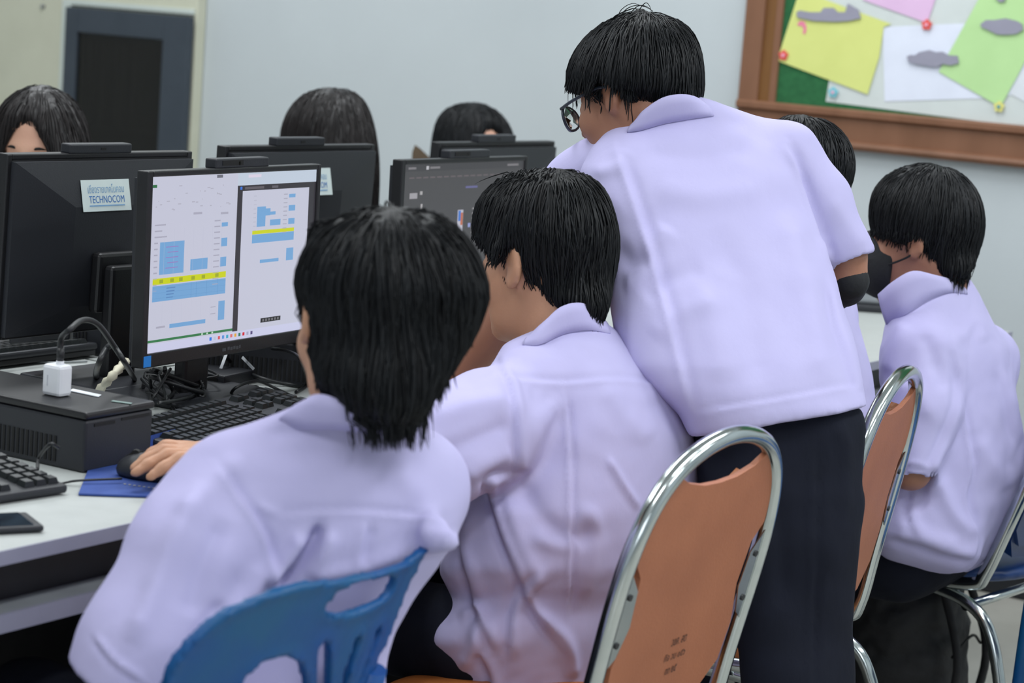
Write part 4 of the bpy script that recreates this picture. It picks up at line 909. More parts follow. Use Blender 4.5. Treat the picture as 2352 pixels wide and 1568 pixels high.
def hairdo(V, res, parent, crown, n=2600, steps=7, step=0.016, mats=(None, None), name='hair', skull=None, **kw):
    if skull:
        p, s, A = skull; V.ell(p(-.012, 0, .038), np.array((.099, .080, .093)) * s, A, 0.02); V.p.insert(0, V.p.pop()); kw['face'] = (p(.0, 0, 0), A[0])
        fs = kw.pop('cheek', (.088, -.070, .078, .12, .092)); V.ell(p(fs[0], 0, fs[1]), np.array(fs[2:]) * s, A, 0.006, 'sub')
        if kw.pop('ear', True):
            for y in (-1, 1): V.ell(p(-.003, y * .090, -.004), np.array((.024, .035, .036)) * s, A, 0.004, 'sub')
    kw.pop('cheek', None); kw.pop('ear', None)
    v, f = V.mesh(res); v = relax(v, f, 2, 0.5); g = vnormals(v, f)
    v2 = v + g * (0.0022 * wob(v * np.array([1, 1, 0.25]), 0.018))[:, None]
    h = mk(name, v2, f, mats[0] or M_HAIR, parent, smooth=True)
    hair_strands('hair_strands', V, v, f, crown, n, steps, step, mats[1] or M_HSTR, h, **kw); return h
from mathutils.bvhtree import BVHTree
def collar(pts, parent, m, th=0.003, fold=True, nm='collar', off=0.0018):
    """standing / folded collar: list of (top px,py,d, bottom px,py,d)"""
    bw = wloc(parent); me = parent.data; bv = BVHTree.FromPolygons([tuple(np.array(q.co) + bw) for q in me.vertices], [tuple(p.vertices) for p in me.polygons])
    def hit(x, y, d):
        h = bv.ray_cast(Vector(CAMP), Vector(nrm(ray(x, y))))
        if h[0] is None: return d
        z = (np.array(h[0]) - CAMP) @ _f - off; return min(z, d + 0.05)
    pts = [(a, b, min(c, hit(a, b, c)), p, q, hit(p, q, r)) for a, b, c, p, q, r in pts]
    T = bez([at(a, b, c) for a, b, c, _, _, _ in pts], 6); B = bez([at(a, b, c) for _, _, _, a, b, c in pts], 6); k = len(T); rows = []
    for s in (0, 0.33, 0.66, 1): rows.append(T * (1 - s) + B * s)
    G = np.array(rows); gu = np.gradient(G, axis=1); gv = np.gradient(G, axis=0); n = np.cross(gu, gv); n /= np.linalg.norm(n, axis=2)[..., None] + 1e-9
    cen = G.mean((0, 1)); 
    if np.mean(((G - cen) * n).sum(2)) < 0: n = -n
    bul = np.array([0, 0.002, 0.002, 0.0])[:, None, None]
    Go = G + n * (bul + th / 2); Gi = G + n * (bul - th / 2); v = np.concatenate([Go.reshape(-1, 3), Gi.reshape(-1, 3)]); f = []; N = 4 * k
    for i in range(3):
        for j in range(k - 1):
            a = i * k + j; f.append((a, a + 1, a + k + 1, a + k)); f.append((N + a, N + a + k, N + a + k + 1, N + a + 1))
    for j in range(k - 1): f.append((j, N + j, N + j + 1, j + 1)); a = 3 * k + j; f.append((a, a + 1, N + a + 1, N + a))
    for i in range(3): a = i * k; f.append((a, a + k, N + a + k, N + a)); a = i * k + k - 1; f.append((a, N + a, N + a + k, a + k))
    bm = bmesh.new(); vs = [bm.verts.new(p) for p in v]; [bm.faces.new([vs[i] for i in q]) for q in f]; bmesh.ops.recalc_face_normals(bm, faces=bm.faces[:]); bm.verts.index_update()
    o = mk(nm, [q.co[:] for q in bm.verts], [[q.index for q in fa.verts] for fa in bm.faces], m, parent, smooth=True); bm.free(); return o
def finger(V, pts, k=0.004): V.chain(pts, k)

# ---------------------------------------------------------------- 1: front student on the blue plastic chair
A1 = axes(25, 12, -4); c1 = at(841, 736, 2.485)
Vb = Vol(); hp1 = head(Vb, c1, A1, 0.92, at(850, 1000, 2.535), 0.048)
T1 = [(912, 720, 925, 2.455), (930, 680, 945, 2.46), (950, 640, 955, 2.47), (985, 570, 972, 2.485), (1030, 490, 990), (1080, 430, 1010), (1150, 405, 1030), (1200, 415, 1036), (1250, 425, 1032), (1300, 430, 1008), (1350, 430, 972), (1400, 430, 940), (1450, 430, 905), (1510, 425, 890), (1568, 420, 888), (1680, 420, 890), (1800, 430, 890)]
Vb.stack([(q[0], q[1] + 30, q[2] - 30) for q in T1[5:]], 0.38, math.radians(18), 2.50, grow=-0.006)
# arms: the right one reaches the mouse, the left one hangs to the lap
HW = onz(556, 1046, ZD + 0.042)   # wrist
Vb.chain([(at(900, 1130, 2.56), .046), (at(760, 1150, 2.78), .040), (at(680, 1090, 2.86), .034), (HW, .026)], 0.02)
Vb.chain([(at(480, 1150, 2.46), .048), (at(340, 1500, 2.40), .040), (at(420, 1760, 2.55), .030), (at(560, 1790, 2.66), .028)], 0.02)
# right hand on the mouse: palm, four fingers over the shell, thumb on the near side
hd = nrm(onz(330, 1075, ZD + 0.03) - HW); hl = nrm(np.cross(EZ, hd)); hz = np.cross(hd, hl)   # hl: towards the thumb side
hP = lambda x, y, z: HW + hd * x + hl * y + hz * z
Vb.ell(hP(.040, -.002, .010), (.046, .038, .015), (hd, hl, hz), 0.016)
Vb.ell(hP(.028, .024, -.002), (.032, .016, .014), (hd, hl, hz), 0.012)
for y, L1, sp in ((.026, .050, .012), (.006, .054, .003), (-.014, .050, -.006), (-.033, .040, -.014)):
    k0 = hP(.072 - abs(y) * .25, y, .012); k1 = k0 + hd * L1 * .70 + hl * sp * .5 + hz * 0.004; k2 = k1 + hd * L1 * .48 + hl * sp * .3 - hz * 0.009; k3 = k2 + hd * L1 * .36 - hz * 0.010
    finger(Vb, [(k0, .0098), (k1, .0090), (k2, .0082), (k3, .0072)], 0.006)
finger(Vb, [(hP(.010, .030, -.004), .014), (hP(.044, .049, -.006), .0105), (hP(.080, .055, -.008), .0092), (hP(.112, .052, -.012), .0080)], 0.008)
# legs under the table
s1 = at(690, 1900, 2.52)
fd1 = nrm(np.array([-NV[0], -NV[1], 0]) + UV * 0.35)
rt1 = np.array([fd1[1], -fd1[0], 0])
def seated_legs(seat, fd, sp=0.09, tl=0.43, res=0.009, parent=None, k=0.03, skin=None, spread=0.05, zs=0.47):
    rt = np.array([fd[1], -fd[0], 0]); V = Vol(); S = np.array([seat[0], seat[1], zs + 0.05])
    V.ell(S + EZ * 0.02 + fd * 0.03, (.10, .135, .085), (fd, rt, EZ), 0.0)
    for s in (-1, 1):
        k_ = S + fd * tl + rt * s * (sp + spread); a_ = np.array([k_[0], k_[1], 0.10]) - fd * 0.03
        V.chain([(S + rt * s * sp + fd * 0.05 - EZ * 0.01, .078), (k_ - EZ * 0.01, .066), (a_, .055)], k)
    return V, S, rt
def shoes(S, fd, rt, parent, sp=0.09, tl=0.43, spread=0.05):
    for s in (-1, 1):
        k_ = S + fd * tl + rt * s * (sp + spread); a_ = np.array([k_[0], k_[1], 0.0]) - fd * 0.03
        V = Vol().ell(a_ + fd * 0.06 + EZ * 0.03, (.13, .045, .042), (fd, rt, EZ)).cone(a_ + EZ * 0.05, a_ + EZ * 0.12, .045, .042, 0.03).half(a_ + EZ * 0.002, -EZ)
        v, f = V.mesh(0.009); mk('shoe', relax(v, f, 1), f, M_BLK, parent, smooth=True)
P1 = person('student with a lavender shirt and collar-length black hair, in front on the blue plastic chair', Vb, 0.0048, M_SKIN, loc=W(1.9, 0.35, 0))
eyes(P1, hp1, 0.92, A1)
VL, S1, r1 = seated_legs(s1, fd1, zs=0.44); cloth('trousers', VL, 0.010, M_NAVY, P1, (), 0.0015); shoes(S1, fd1, r1, P1)
Vs = Vol()
Vs.pchain([(520, 1105, 2.45, 88), (430, 1280, 2.40, 122), (345, 1500, 2.37, 150), (310, 1600, 2.36, 156)], 0.05)
cutp = at(208, 1536, 2.37); cutn = nrm(-0.52 * _R * 1.0 - _U * 0.86 + 0.0 * _f)
V1c = Vol().pchain([(345, 1500, 2.37, 132), (300, 1640, 2.36, 140)])
def sleeve_cut(P):   # trims the left sleeve along its slanted cuff
    x, y, z = topx(P); g = ((P - cutp) @ cutn); lim = (x - 470) * z / FP
    return np.maximum(-g, np.maximum(lim, (1380 - y) * z / FP))
Vs.fn(sleeve_cut, [-9] * 3, [9] * 3, 0.0, 'sub')
# opening of the sleeve and of the neck
Vs.pchain([(352, 1470, 2.37, 96), (300, 1660, 2.36, 132)], 0.01, 'sub')
Vs.stack(T1, 0.50, math.radians(18), 2.50, e=2.25, k=0.05)
Vs.chain([(at(930, 1120, 2.58), .075), (at(800, 1150, 2.72), .080), (at(720, 1140, 2.79), .075)], 0.04)
Vs.pchain([(1000, 1225, 2.46, 34), (1038, 1245, 2.44, 15)], 0.03)
CR1 = [([(640, 1182), (760, 1172), (900, 1178), (1030, 1196)], 9, 0.0016, 'f'), ([(590, 1160), (640, 1182)], 10, 0.002, 'v'),
       ([(738, 1205), (716, 1256), (676, 1308), (630, 1355)], 13, -0.015, 'v'), ([(698, 1225), (662, 1285), (606, 1345)], 20, 0.008, 'v'), ([(760, 1215), (742, 1290), (722, 1330)], 20, 0.005, 'v'),
       ([(850, 1205), (836, 1255), (826, 1300)], 14, 0.003, 'f'), ([(500, 1070), (560, 1150), (612, 1235), (625, 1300)], 12, 0.0035, 'f'), ([(470, 1110), (400, 1240), (350, 1370), (300, 1480)], 26, 0.006, 'v'),
       ([(520, 1190), (470, 1300), (440, 1420)], 30, -0.006, 'v'), ([(590, 1320), (500, 1430), (440, 1520)], 26, -0.008, 'f'), ([(640, 1290), (560, 1340), (500, 1400)], 22, 0.006, 'v'),
       ([(960, 1215), (1010, 1235), (1050, 1245)], 16, 0.006, 'v'), ([(700, 1330), (840, 1300), (950, 1262), (1040, 1250)], 18, 0.005, 'v'), ([(215, 1462), (262, 1520), (330, 1568)], 9, -0.003, 'f'),
       ([(600, 1000), (700, 985), (820, 1000), (920, 1000)], 22, -0.004, 'v'), ([(560, 1050), (480, 1120), (420, 1200)], 30, 0.004, 'v'), ([(880, 1060), (960, 1130), (1000, 1200)], 30, 0.003, 'v')]
sh1 = cloth('shirt', Vs, 0.0046, M_SHIRT, P1, CR1, 0.0012, 0.13)
collar([(700, 920, 2.43, 640, 962, 2.42), (735, 905, 2.41, 690, 985, 2.39), (800, 925, 2.40, 770, 985, 2.37), (870, 950, 2.40, 870, 996, 2.37), (935, 960, 2.44, 950, 1003, 2.41)], sh1, M_SHIRT)
H1 = Vol().stack([(474, 890, 925), (484, 845, 975), (500, 790, 1015), (530, 748, 1052), (570, 716, 1080), (620, 700, 1102), (655, 698, 1111), (676, 704, 1112), (692, 722, 1110), (750, 726, 1092), (800, 727, 1066, 2.465), (850, 730, 1034, 2.45), (885, 742, 1008, 2.44), (915, 775, 990, 2.43), (945, 800, 968, 2.42), (968, 850, 945, 2.415)], 0.90, math.radians(20), 2.475, sm=7)
fw1, lf1, up1 = A1
H1.half(c1 + fw1 * 0.062, fw1, k=0.02).ell(c1 + fw1 * .105 - up1 * .06, (.085, .074, .105), A1, 0.01, 'sub')
H1.pchain([(742, 525, 2.47, 12), (728, 512, 2.47, 4)], 0.01)
hairdo(H1, 0.0055, P1, at(905, 490, 2.45), 3800, 8, 0.0165, bottom=None, skull=(hp1, 0.92, A1), tail=0.3, lift=(0.0, 0.006), grav=0.62, r0=0.0012, down=nrm(-EZ * 1.0 + _R * 0.12), wild=0.09)

# ---------------------------------------------------------------- 2: second student, profile, arm on the desk
A2h = axes(50, 6, -2); c2 = at(1250, 608, 3.24)
Vb = Vol(); hp2 = head(Vb, c2, A2h, 0.97, at(1305, 800, 3.22), 0.056)
T2 = [(735, 1290, 1385), (760, 1225, 1415), (790, 1160, 1448), (820, 1150, 1480), (860, 1165, 1525), (910, 1175, 1565), (960, 1172, 1588), (1000, 1160, 1598), (1060, 1140, 1602), (1120, 1095, 1602), (1180, 1050, 1600), (1250, 1040, 1590), (1310, 1020, 1568), (1345, 1035, 1540), (1375, 1052, 1515), (1405, 1036, 1490), (1440, 1004, 1472), (1475, 990, 1455), (1520, 1012, 1425), (1568, 1032, 1395), (1640, 1060, 1380)]
Vb.stack([(y, l + 34, r - 26) for y, l, r in T2[1:]], 0.62, math.radians(48), 3.2, grow=-0.01)
Vb.chain([(at(1150, 930, 3.08), .048), (at(960, 1040, 2.98), .042), (onz(890, 985, .79), .032), (onz(868, 930, .785), .026)], 0.02)
Vb.chain([(at(1420, 930, 3.34), .048), (at(1250, 1050, 3.55), .042), (at(1050, 960, 3.66), .032), (onz(960, 930, .79), .026)], 0.02)
for P_, dv in ((onz(868, 930, .785), nrm(UV * 0.9 - NV * 0.35)), (onz(960, 930, .79), nrm(-NV))):
    sd = np.cross(EZ, dv); Vb.ell(P_ + dv * .045, (.05, .038, .015), (dv, sd, EZ), 0.015)
    for i, y in enumerate((.028, .009, -.010, -.028)): Vb.chain([(P_ + dv * .08 + sd * y, .0095), (P_ + dv * .115 + sd * y * 1.1 + EZ * .004, .0088), (P_ + dv * (.145 - .008 * abs(i - 1)) + sd * y * 1.15 - EZ * .01, .0076)], 0.006)
    Vb.chain([(P_ + dv * .02 + sd * .03, .013), (P_ + dv * .06 + sd * .052, .010), (P_ + dv * .085 + sd * .055 - EZ * .006, .0085)], 0.008)
P2 = person('student in profile with a lavender shirt, on the foreground chrome chair', Vb, 0.0048, M_SKIN, loc=W(2.75, 0.25, 0))
eyes(P2, hp2, 0.97, A2h)
fd2 = nrm(-NV + UV * 0.1); VL, S2, r2 = seated_legs(at(1235, 1600, 3.2), fd2, zs=0.46); cloth('trousers', VL, 0.010, M_NAVY, P2, (), 0.0015); shoes(S2, fd2, r2, P2)
Vs = Vol().stack(T2, 0.66, math.radians(48), 3.2, sm=8, e=2.2)
Vs.pchain([(1195, 905, 3.10, 92), (1110, 985, 3.03, 122), (1000, 1032, 2.97, 128), (910, 1068, 2.92, 132)], 0.035)
Vs.pchain([(1010, 1030, 2.97, 100), (880, 1080, 2.90, 112)], 0.01, 'sub')
Vs.chain([(at(1440, 920, 3.34), .075), (at(1300, 1010, 3.46), .075)], 0.03)
Vs.pchain([(1075, 1368, 3.06, 6), (1140, 1440, 3.02, 6)], 0.02, 'sub')
CR2 = [([(1170, 868), (1290, 876), (1420, 868), (1540, 880)], 9, 0.0015, 'f'), ([(1298, 880), (1306, 960), (1312, 1060), (1314, 1200), (1312, 1330), (1310, 1420)], 8, 0.003, 'f'), ([(1150, 835), (1180, 900), (1190, 990), (1180, 1090)], 12, -0.004, 'f'),
       ([(1180, 1090), (1122, 1110), (1150, 1220), (1190, 1320), (1225, 1400), (1290, 1490)], 12, -0.006, 'f'), ([(1160, 1140), (1200, 1260), (1240, 1350)], 24, 0.006, 'v'), ([(1075, 1150), (1060, 1250), (1085, 1350), (1110, 1430), (1140, 1500)], 18, -0.006, 'f'),
       ([(1290, 915), (1240, 970), (1210, 1040), (1190, 1085)], 22, 0.005, 'v'), ([(1190, 1095), (1240, 1180), (1300, 1235), (1380, 1220)], 24, -0.005, 'v'), ([(1210, 1230), (1290, 1250), (1320, 1230)], 20, 0.004, 'v'),
       ([(1395, 1050), (1430, 1110), (1470, 1170)], 9, 0.004, 'v'), ([(1330, 1160), (1370, 1210), (1360, 1300), (1330, 1380)], 20, 0.004, 'v'), ([(1100, 1490), (1130, 1560), (1120, 1600)], 14, -0.006, 'f'), ([(1230, 1400), (1300, 1470), (1320, 1560)], 14, 0.006, 'v'),
       ([(980, 960), (1080, 930), (1170, 915)], 26, 0.005, 'v'), ([(1000, 1050), (1090, 1010), (1180, 970)], 22, -0.005, 'v'), ([(1060, 1100), (1120, 1060), (1180, 1040)], 20, 0.005, 'v'), ([(1050, 1420), (1100, 1400), (1090, 1480), (1060, 1540)], 16, 0.006, 'v'),
       ([(1150, 815), (1110, 850), (1060, 880)], 18, -0.003, 'v'), ([(1500, 900), (1560, 980), (1580, 1060)], 26, -0.004, 'v'), ([(1390, 880), (1440, 960), (1500, 1010)], 24, 0.003, 'v'), ([(1240, 1310), (1180, 1400), (1170, 1520)], 16, -0.005, 'f')]
sh2 = cloth('shirt', Vs, 0.0046, M_SHIRT, P2, CR2, 0.0012, 0.11)
collar([(1216, 772, 3.12, 1200, 792, 3.10), (1246, 742, 3.11, 1238, 792, 3.08), (1290, 704, 3.12, 1292, 768, 3.08), (1340, 697, 3.15, 1350, 758, 3.10), (1388, 735, 3.22, 1402, 766, 3.20)], sh2, M_SHIRT)
H2 = Vol().stack([(388, 1235, 1290), (398, 1185, 1335), (412, 1150, 1362), (435, 1122, 1382), (462, 1104, 1394), (500, 1094, 1403), (540, 1092, 1408), (562, 1120, 1410), (580, 1160, 1410), (600, 1205, 1408, 3.235), (640, 1226, 1402, 3.215), (675, 1236, 1396, 3.20), (698, 1258, 1392, 3.19), (715, 1285, 1388, 3.185), (735, 1315, 1378, 3.18)], 0.85, math.radians(-25), 3.245, sm=5)
H2.pchain([(1130, 540, 3.21, 22), (1150, 575, 3.185, 16), (1165, 592, 3.18, 8)], 0.012)
hairdo(H2, 0.005, P2, at(1280, 395, 3.25), 3600, 8, 0.0155, skull=(hp2, 0.97, A2h), lift=(0.0, 0.0055), grav=0.62, r0=0.00115, down=nrm(-EZ * 1.0 + _R * 0.06), wild=0.09)

# ---------------------------------------------------------------- 3: standing student with glasses, bending over
A3h = axes(52, 22, -6); c3 = at(1460, 222, 3.42)
Vb = Vol(); hp3 = head(Vb, c3, A3h, 0.93, at(1520, 330, 3.40), 0.058)
T3 = [(220, 1495, 1612, 3.375), (236, 1468, 1650, 3.385), (256, 1448, 1706, 3.400), (275, 1430, 1770, 3.420), (300, 1395, 1815, 3.420), (340, 1360, 1842, 3.406), (390, 1335, 1856, 3.390), (450, 1342, 1868, 3.370), (520, 1372, 1886, 3.346), (600, 1396, 1908, 3.319), (680, 1400, 1930, 3.293), (760, 1414, 1956, 3.266), (840, 1440, 1974, 3.238), (900, 1500, 1988, 3.219), (950, 1560, 1996, 3.205), (1000, 1585, 1996, 3.205), (1060, 1595, 1994, 3.205)]
Vb.stack([(y, l + 34, r - 34, d) for y, l, r, d in T3[2:-3]], 0.5, math.radians(14), grow=-0.006)
Vb.chain([(at(1350, 420, 3.47), .042), (at(1235, 620, 3.56), .037), (at(1120, 775, 3.62), .037), (onz(1025, 880, .79), .027)], 0.02)
hP_ = onz(1025, 880, .785); dv = nrm(-NV - UV * 0.5); sd = np.cross(EZ, dv)
Vb.ell(hP_ + dv * .045, (.05, .038, .015), (dv, sd, EZ), 0.015)
for i, y in enumerate((.028, .009, -.010, -.028)): Vb.chain([(hP_ + dv * .08 + sd * y, .0095), (hP_ + dv * .115 + sd * y * 1.15, .0088), (hP_ + dv * (.148 - .008 * abs(i - 1)) + sd * y * 1.3 - EZ * .006, .0076)], 0.006)
Vb.chain([(hP_ + dv * .02 - sd * .03, .013), (hP_ + dv * .06 - sd * .054, .010), (hP_ + dv * .085 - sd * .06 - EZ * .004, .0085)], 0.008)
Vb.chain([(at(1800, 380, 3.43), .033), (at(1946, 590, 3.43), .0275), (at(1949, 646, 3.44), .026), (at(1912, 676, 3.52), .025), (at(1885, 695, 3.555), .023)], 0.02)
hQ = at(1885, 695, 3.555); dv = nrm(at(1850, 700, 3.565) - hQ); sd = nrm(np.cross(EZ, dv)); uz = np.cross(dv, sd)
Vb.ell(hQ + dv * .04, (.046, .036, .014), (dv, sd, uz), 0.015)
for y in (.026, .009, -.009, -.026): Vb.chain([(hQ + dv * .07 + sd * y, .0092), (hQ + dv * .11 + sd * y - uz * .006, .0084), (hQ + dv * .13 + sd * y - uz * .018, .0074)], 0.006)
Vb.chain([(hQ + dv * .02 + sd * .03, .012), (hQ + dv * .06 + sd * .05, .0095), (hQ + dv * .08 + sd * .05 - uz * .01, .0082)], 0.008)
# trunk runs on into the legs, one body
LEG = [[(1712, 1000, 3.24, 104), (1745, 1250, 3.20, 104), (1800, 1568, 3.17, 82), (1810, 2080, 3.15, 58)], [(1868, 1000, 3.24, 104), (1850, 1250, 3.21, 102), (1845, 1568, 3.21, 96), (1850, 2080, 3.23, 66)]]
for L_ in LEG: Vb.pchain([(x, y, d + 0.01, r * 0.6) for x, y, d, r in L_], 0.03)
P3 = person('standing student with glasses and untucked lavender shirt, bending over the desks', Vb, 0.005, M_SKIN2, loc=W(2.95, 0.35, 0))
eyes(P3, hp3, 0.93, A3h)
Vt = Vol().stack([(940, 1612, 1980, 3.240), (1000, 1606, 1974, 3.235), (1100, 1612, 1964, 3.220), (1180, 1636, 1958, 3.210)], 0.60, math.radians(14), sm=6)
for L_ in LEG: Vt.pchain(L_, 0.035)
Vt.stack([(1150, 1735, 1960, 3.200), (1250, 1736, 1952, 3.200), (1400, 1738, 1946, 3.200), (1568, 1742, 1942, 3.210), (1800, 1765, 1935, 3.220)], 0.55, 0.2, sm=6, k=0.03)
CR3t = [([(1872, 1010), (1875, 1200), (1868, 1400), (1866, 1600)], 9, 0.004, 'f'), ([(1740, 1060), (1790, 1200), (1800, 1400)], 18, -0.004, 'v'), ([(1930, 980), (1945, 1050), (1935, 1200)], 16, 0.004, 'v')]
cloth('trousers', Vt, 0.008, M_NAVY, P3, CR3t, 0.0015, 0.14)
for (x, y, d, r) in (LEG[0][-1], LEG[1][-1]):
    b = at(x, y, d); b = np.array([b[0], b[1], 0.0]); fdS = nrm(-NV * 0.8 + UV * 0.5); rtS = np.array([fdS[1], -fdS[0], 0])
    V = Vol().ell(b + fdS * 0.07 + EZ * 0.03, (.135, .047, .045), (fdS, rtS, EZ)).cone(b + EZ * 0.05, b + EZ * 0.13, .045, .042, 0.03).half(b + EZ * 0.002, -EZ)
    v, f = V.mesh(0.009); mk('shoe', relax(v, f, 1), f, M_BLK, P3, smooth=True)
Vs = Vol()
Vs.pchain([(1810, 348, 3.42, 70), (1880, 460, 3.42, 66), (1952, 585, 3.42, 58)], 0.03)
Vs.pchain([(1372, 378, 3.46, 66), (1330, 430, 3.48, 74), (1290, 500, 3.51, 70), (1262, 555, 3.53, 66)], 0.035)
def cuff3(P):
    x, y, z = topx(P); g = ((x - 1962) * 0.32 + (y - 594) * 0.95) * z / FP
    return np.maximum(-g, np.maximum((1915 - x), (500 - y)) * z / FP)
Vs.fn(cuff3, [-9] * 3, [9] * 3, 0.0, 'sub')
Vs.pchain([(1945, 570, 3.42, 44), (1962, 640, 3.42, 50)], 0.004, 'sub')
Vs.pchain([(1275, 530, 3.52, 52), (1245, 590, 3.54, 60)], 0.004, 'sub')
Vs.stack(T3, 0.54, math.radians(14), sm=7, e=2.3, k=0.03)
hemn = nrm(-_U * 1.0 + _R * 0.165)
Vs.half(at(1800, 975, 3.12), hemn, k=0.004)
CR3 = [([(1420, 335), (1450, 420), (1490, 540), (1530, 680), (1560, 800), (1590, 930)], 14, 0.004, 'f'), ([(1812, 330), (1845, 410), (1885, 520), (1912, 605)], 12, 0.006, 'f'), ([(1600, 945), (1800, 912), (1985, 878)], 8, 0.0014, 'f'),
       ([(1430, 650), (1470, 640), (1510, 560), (1540, 520)], 26, 0.005, 'v'), ([(1410, 560), (1450, 600), (1500, 600)], 24, -0.005, 'v'), ([(1480, 690), (1540, 640), (1620, 620)], 26, -0.004, 'v'), ([(1500, 780), (1560, 720), (1650, 690)], 28, 0.004, 'v'),
       ([(1470, 340), (1600, 355), (1740, 335)], 24, -0.003, 'v'), ([(1500, 430), (1620, 450), (1760, 430)], 32, 0.004, 'v'), ([(1640, 520), (1700, 640), (1730, 780), (1750, 880)], 34, -0.004, 'v'), ([(1800, 480), (1840, 620), (1870, 760), (1900, 880)], 30, 0.005, 'v'),
       ([(1900, 640), (1925, 740), (1955, 840), (1975, 900)], 14, -0.004, 'f'), ([(1840, 390), (1880, 480), (1900, 560)], 18, -0.004, 'v'), ([(1905, 450), (1950, 520), (1985, 570)], 22, 0.003, 'v'), ([(1580, 600), (1640, 760), (1660, 880)], 34, 0.003, 'v'), ([(1360, 400), (1420, 380), (1440, 340)], 16, 0.003, 'v')]
sh3 = cloth('shirt', Vs, 0.005, M_SHIRT, P3, CR3, 0.0012, 0.14)
collar([(1456, 284, 3.345, 1440, 304, 3.36), (1482, 250, 3.325, 1468, 300, 3.34), (1530, 222, 3.318, 1525, 284, 3.33), (1585, 218, 3.33, 1592, 272, 3.34), (1618, 236, 3.38, 1640, 266, 3.40)], sh3, M_SHIRT)
Vk = Vol().chain([(at(1953, 645, 3.435), .0305), (at(1942, 656, 3.46), .031), (at(1912, 676, 3.52), .029)], 0.01)
v, f = Vk.mesh(0.005); mk('elbow_support', relax(v, f, 1), f, M_MASK, P3, smooth=True)
H3 = Vol().stack([(42, 1435, 1530), (50, 1405, 1556), (62, 1382, 1574), (90, 1348, 1590), (120, 1326, 1600), (150, 1313, 1605), (178, 1308, 1607), (196, 1312, 1608), (208, 1345, 1608, 3.415), (220, 1425, 1607, 3.40), (232, 1448, 1604, 3.39), (242, 1480, 1600, 3.385)], 0.85, math.radians(-22), 3.42, sm=5)
H3.pchain([(1432, 52, 3.42, 13), (1472, 40, 3.42, 15), (1502, 50, 3.42, 12)], 0.012)
h3 = hairdo(H3, 0.005, P3, at(1480, 40, 3.43), 3800, 8, 0.0155, skull=(hp3, 0.93, A3h), cheek=(.082, -.075, .085, .12, .085), lift=(0.0, 0.0055), grav=0.62, r0=0.0011, wild=0.09, down=nrm(-EZ + _R * 0.05))
for i, pts in enumerate(([(1420, 45), (1440, 20), (1470, 12), (1500, 25)], [(1440, 40), (1465, 14), (1490, 18), (1512, 44)], [(1500, 40), (1545, 55), (1590, 100), (1605, 160)], [(1520, 45), (1575, 75), (1608, 130), (1606, 180)], [(1540, 60), (1592, 100), (1612, 165)], [(1418, 55), (1425, 25), (1452, 8), (1480, 16)], [(1455, 42), (1480, 8), (1492, 14), (1498, 36)])):
    P_ = bez([at(x, y, 3.41) for x, y in pts], 5); MB().tube(P_, np.linspace(0.0010, 0.0003, len(P_)), 5).build('stray_lock', M_HSTR, h3)
# glasses
gl = MB(); gA = A3h
def gp(x, y, z): return hp3(x, y, z)
gob = None
for y in (-1, 1):
    rim = [gp(.122 - .010 * abs(math.cos(t)) * (1 if y * math.cos(t) > 0 else 0.2), y * .034 + .027 * math.cos(t), -.006 + .021 * math.sin(t)) for t in np.linspace(0, 2 * math.pi, 24, endpoint=False)]
    gl.tube(rim, 0.0024, 8, closed=True)
    gl.tube(bez([gp(.113, y * .062, .006), gp(.075, y * .077, .007), gp(.02, y * .082, .010), gp(-.012, y * .082, .004)], 6), 0.0026, 8)
gl.tube([gp(.121, -.008, -.001), gp(.125, 0, .001), gp(.121, .008, -.001)], 0.0022, 8)
gob = gl.build('glasses', M_GLASSES, P3, True); tag(gob, kind=None)
for y in (-1, 1):
    ring = [gp(.1215 - .010 * abs(math.cos(t)) * (1 if y * math.cos(t) > 0 else 0.2), y * .034 + .0265 * math.cos(t), -.006 + .0205 * math.sin(t)) for t in np.linspace(0, 2 * math.pi, 20, endpoint=False)]
    mb = MB(); mb.add(ring + [q - gA[0] * 0.0012 for q in ring], [tuple(range(20)), tuple(range(20, 40))[::-1]] + [(i, 20 + i, 20 + (i + 1) % 20, (i + 1) % 20) for i in range(20)])
    mb.build('lens', glass('spectacle_glass', (244, 248, 250)), gob)

# ---------------------------------------------------------------- 4: masked student at the right
A4 = axes(66, 10, -3); c4 = at(2120, 550, 3.98)
Vb = Vol(); hp4 = head(Vb, c4, A4, 0.96, at(2150, 720, 3.98), 0.055)
T4 = [(622, 2115, 2205), (645, 2075, 2232), (680, 2052, 2250), (720, 2042, 2268), (760, 2034, 2292), (800, 2028, 2312), (860, 2026, 2326), (920, 2030, 2336), (980, 2046, 2346), (1040, 2058, 2352), (1100, 2058, 2352), (1160, 2040, 2344), (1210, 2016, 2318), (1250, 2006, 2292), (1285, 2040, 2268), (1310, 2100, 2235), (1322, 2140, 2200)]
Vb.stack([(y, l + 30, r - 24) for y, l, r in T4[1:-1]], 0.66, math.radians(52), 3.98, grow=-0.008)
Vb.chain([(at(2118, 840, 3.89), .036), (at(2094, 1080, 3.84), .031), (at(1960, 1090, 4.05), .030), (at(1880, 1060, 4.2), .025)], 0.02)
Vb.chain([(at(2240, 830, 4.12), .046), (at(2180, 1050, 4.22), .036), (at(2060, 1000, 4.4), .028)], 0.02)
P4 = person('student in a lavender shirt and black face mask, seated at the right', Vb, 0.005, M_SKIN2, loc=W(3.8, 0.3, 0))
eyes(P4, hp4, 0.96, A4)
fd4 = nrm(-NV); VL, S4, r4 = seated_legs(at(2150, 1330, 4.02), fd4, sp=0.06, spread=0.08, zs=0.43); cloth('trousers', VL, 0.010, M_NAVY, P4, (), 0.0015); shoes(S4, fd4, r4, P4)
Vs = Vol().stack(T4, 0.70, math.radians(52), 3.98, sm=7, e=2.2)
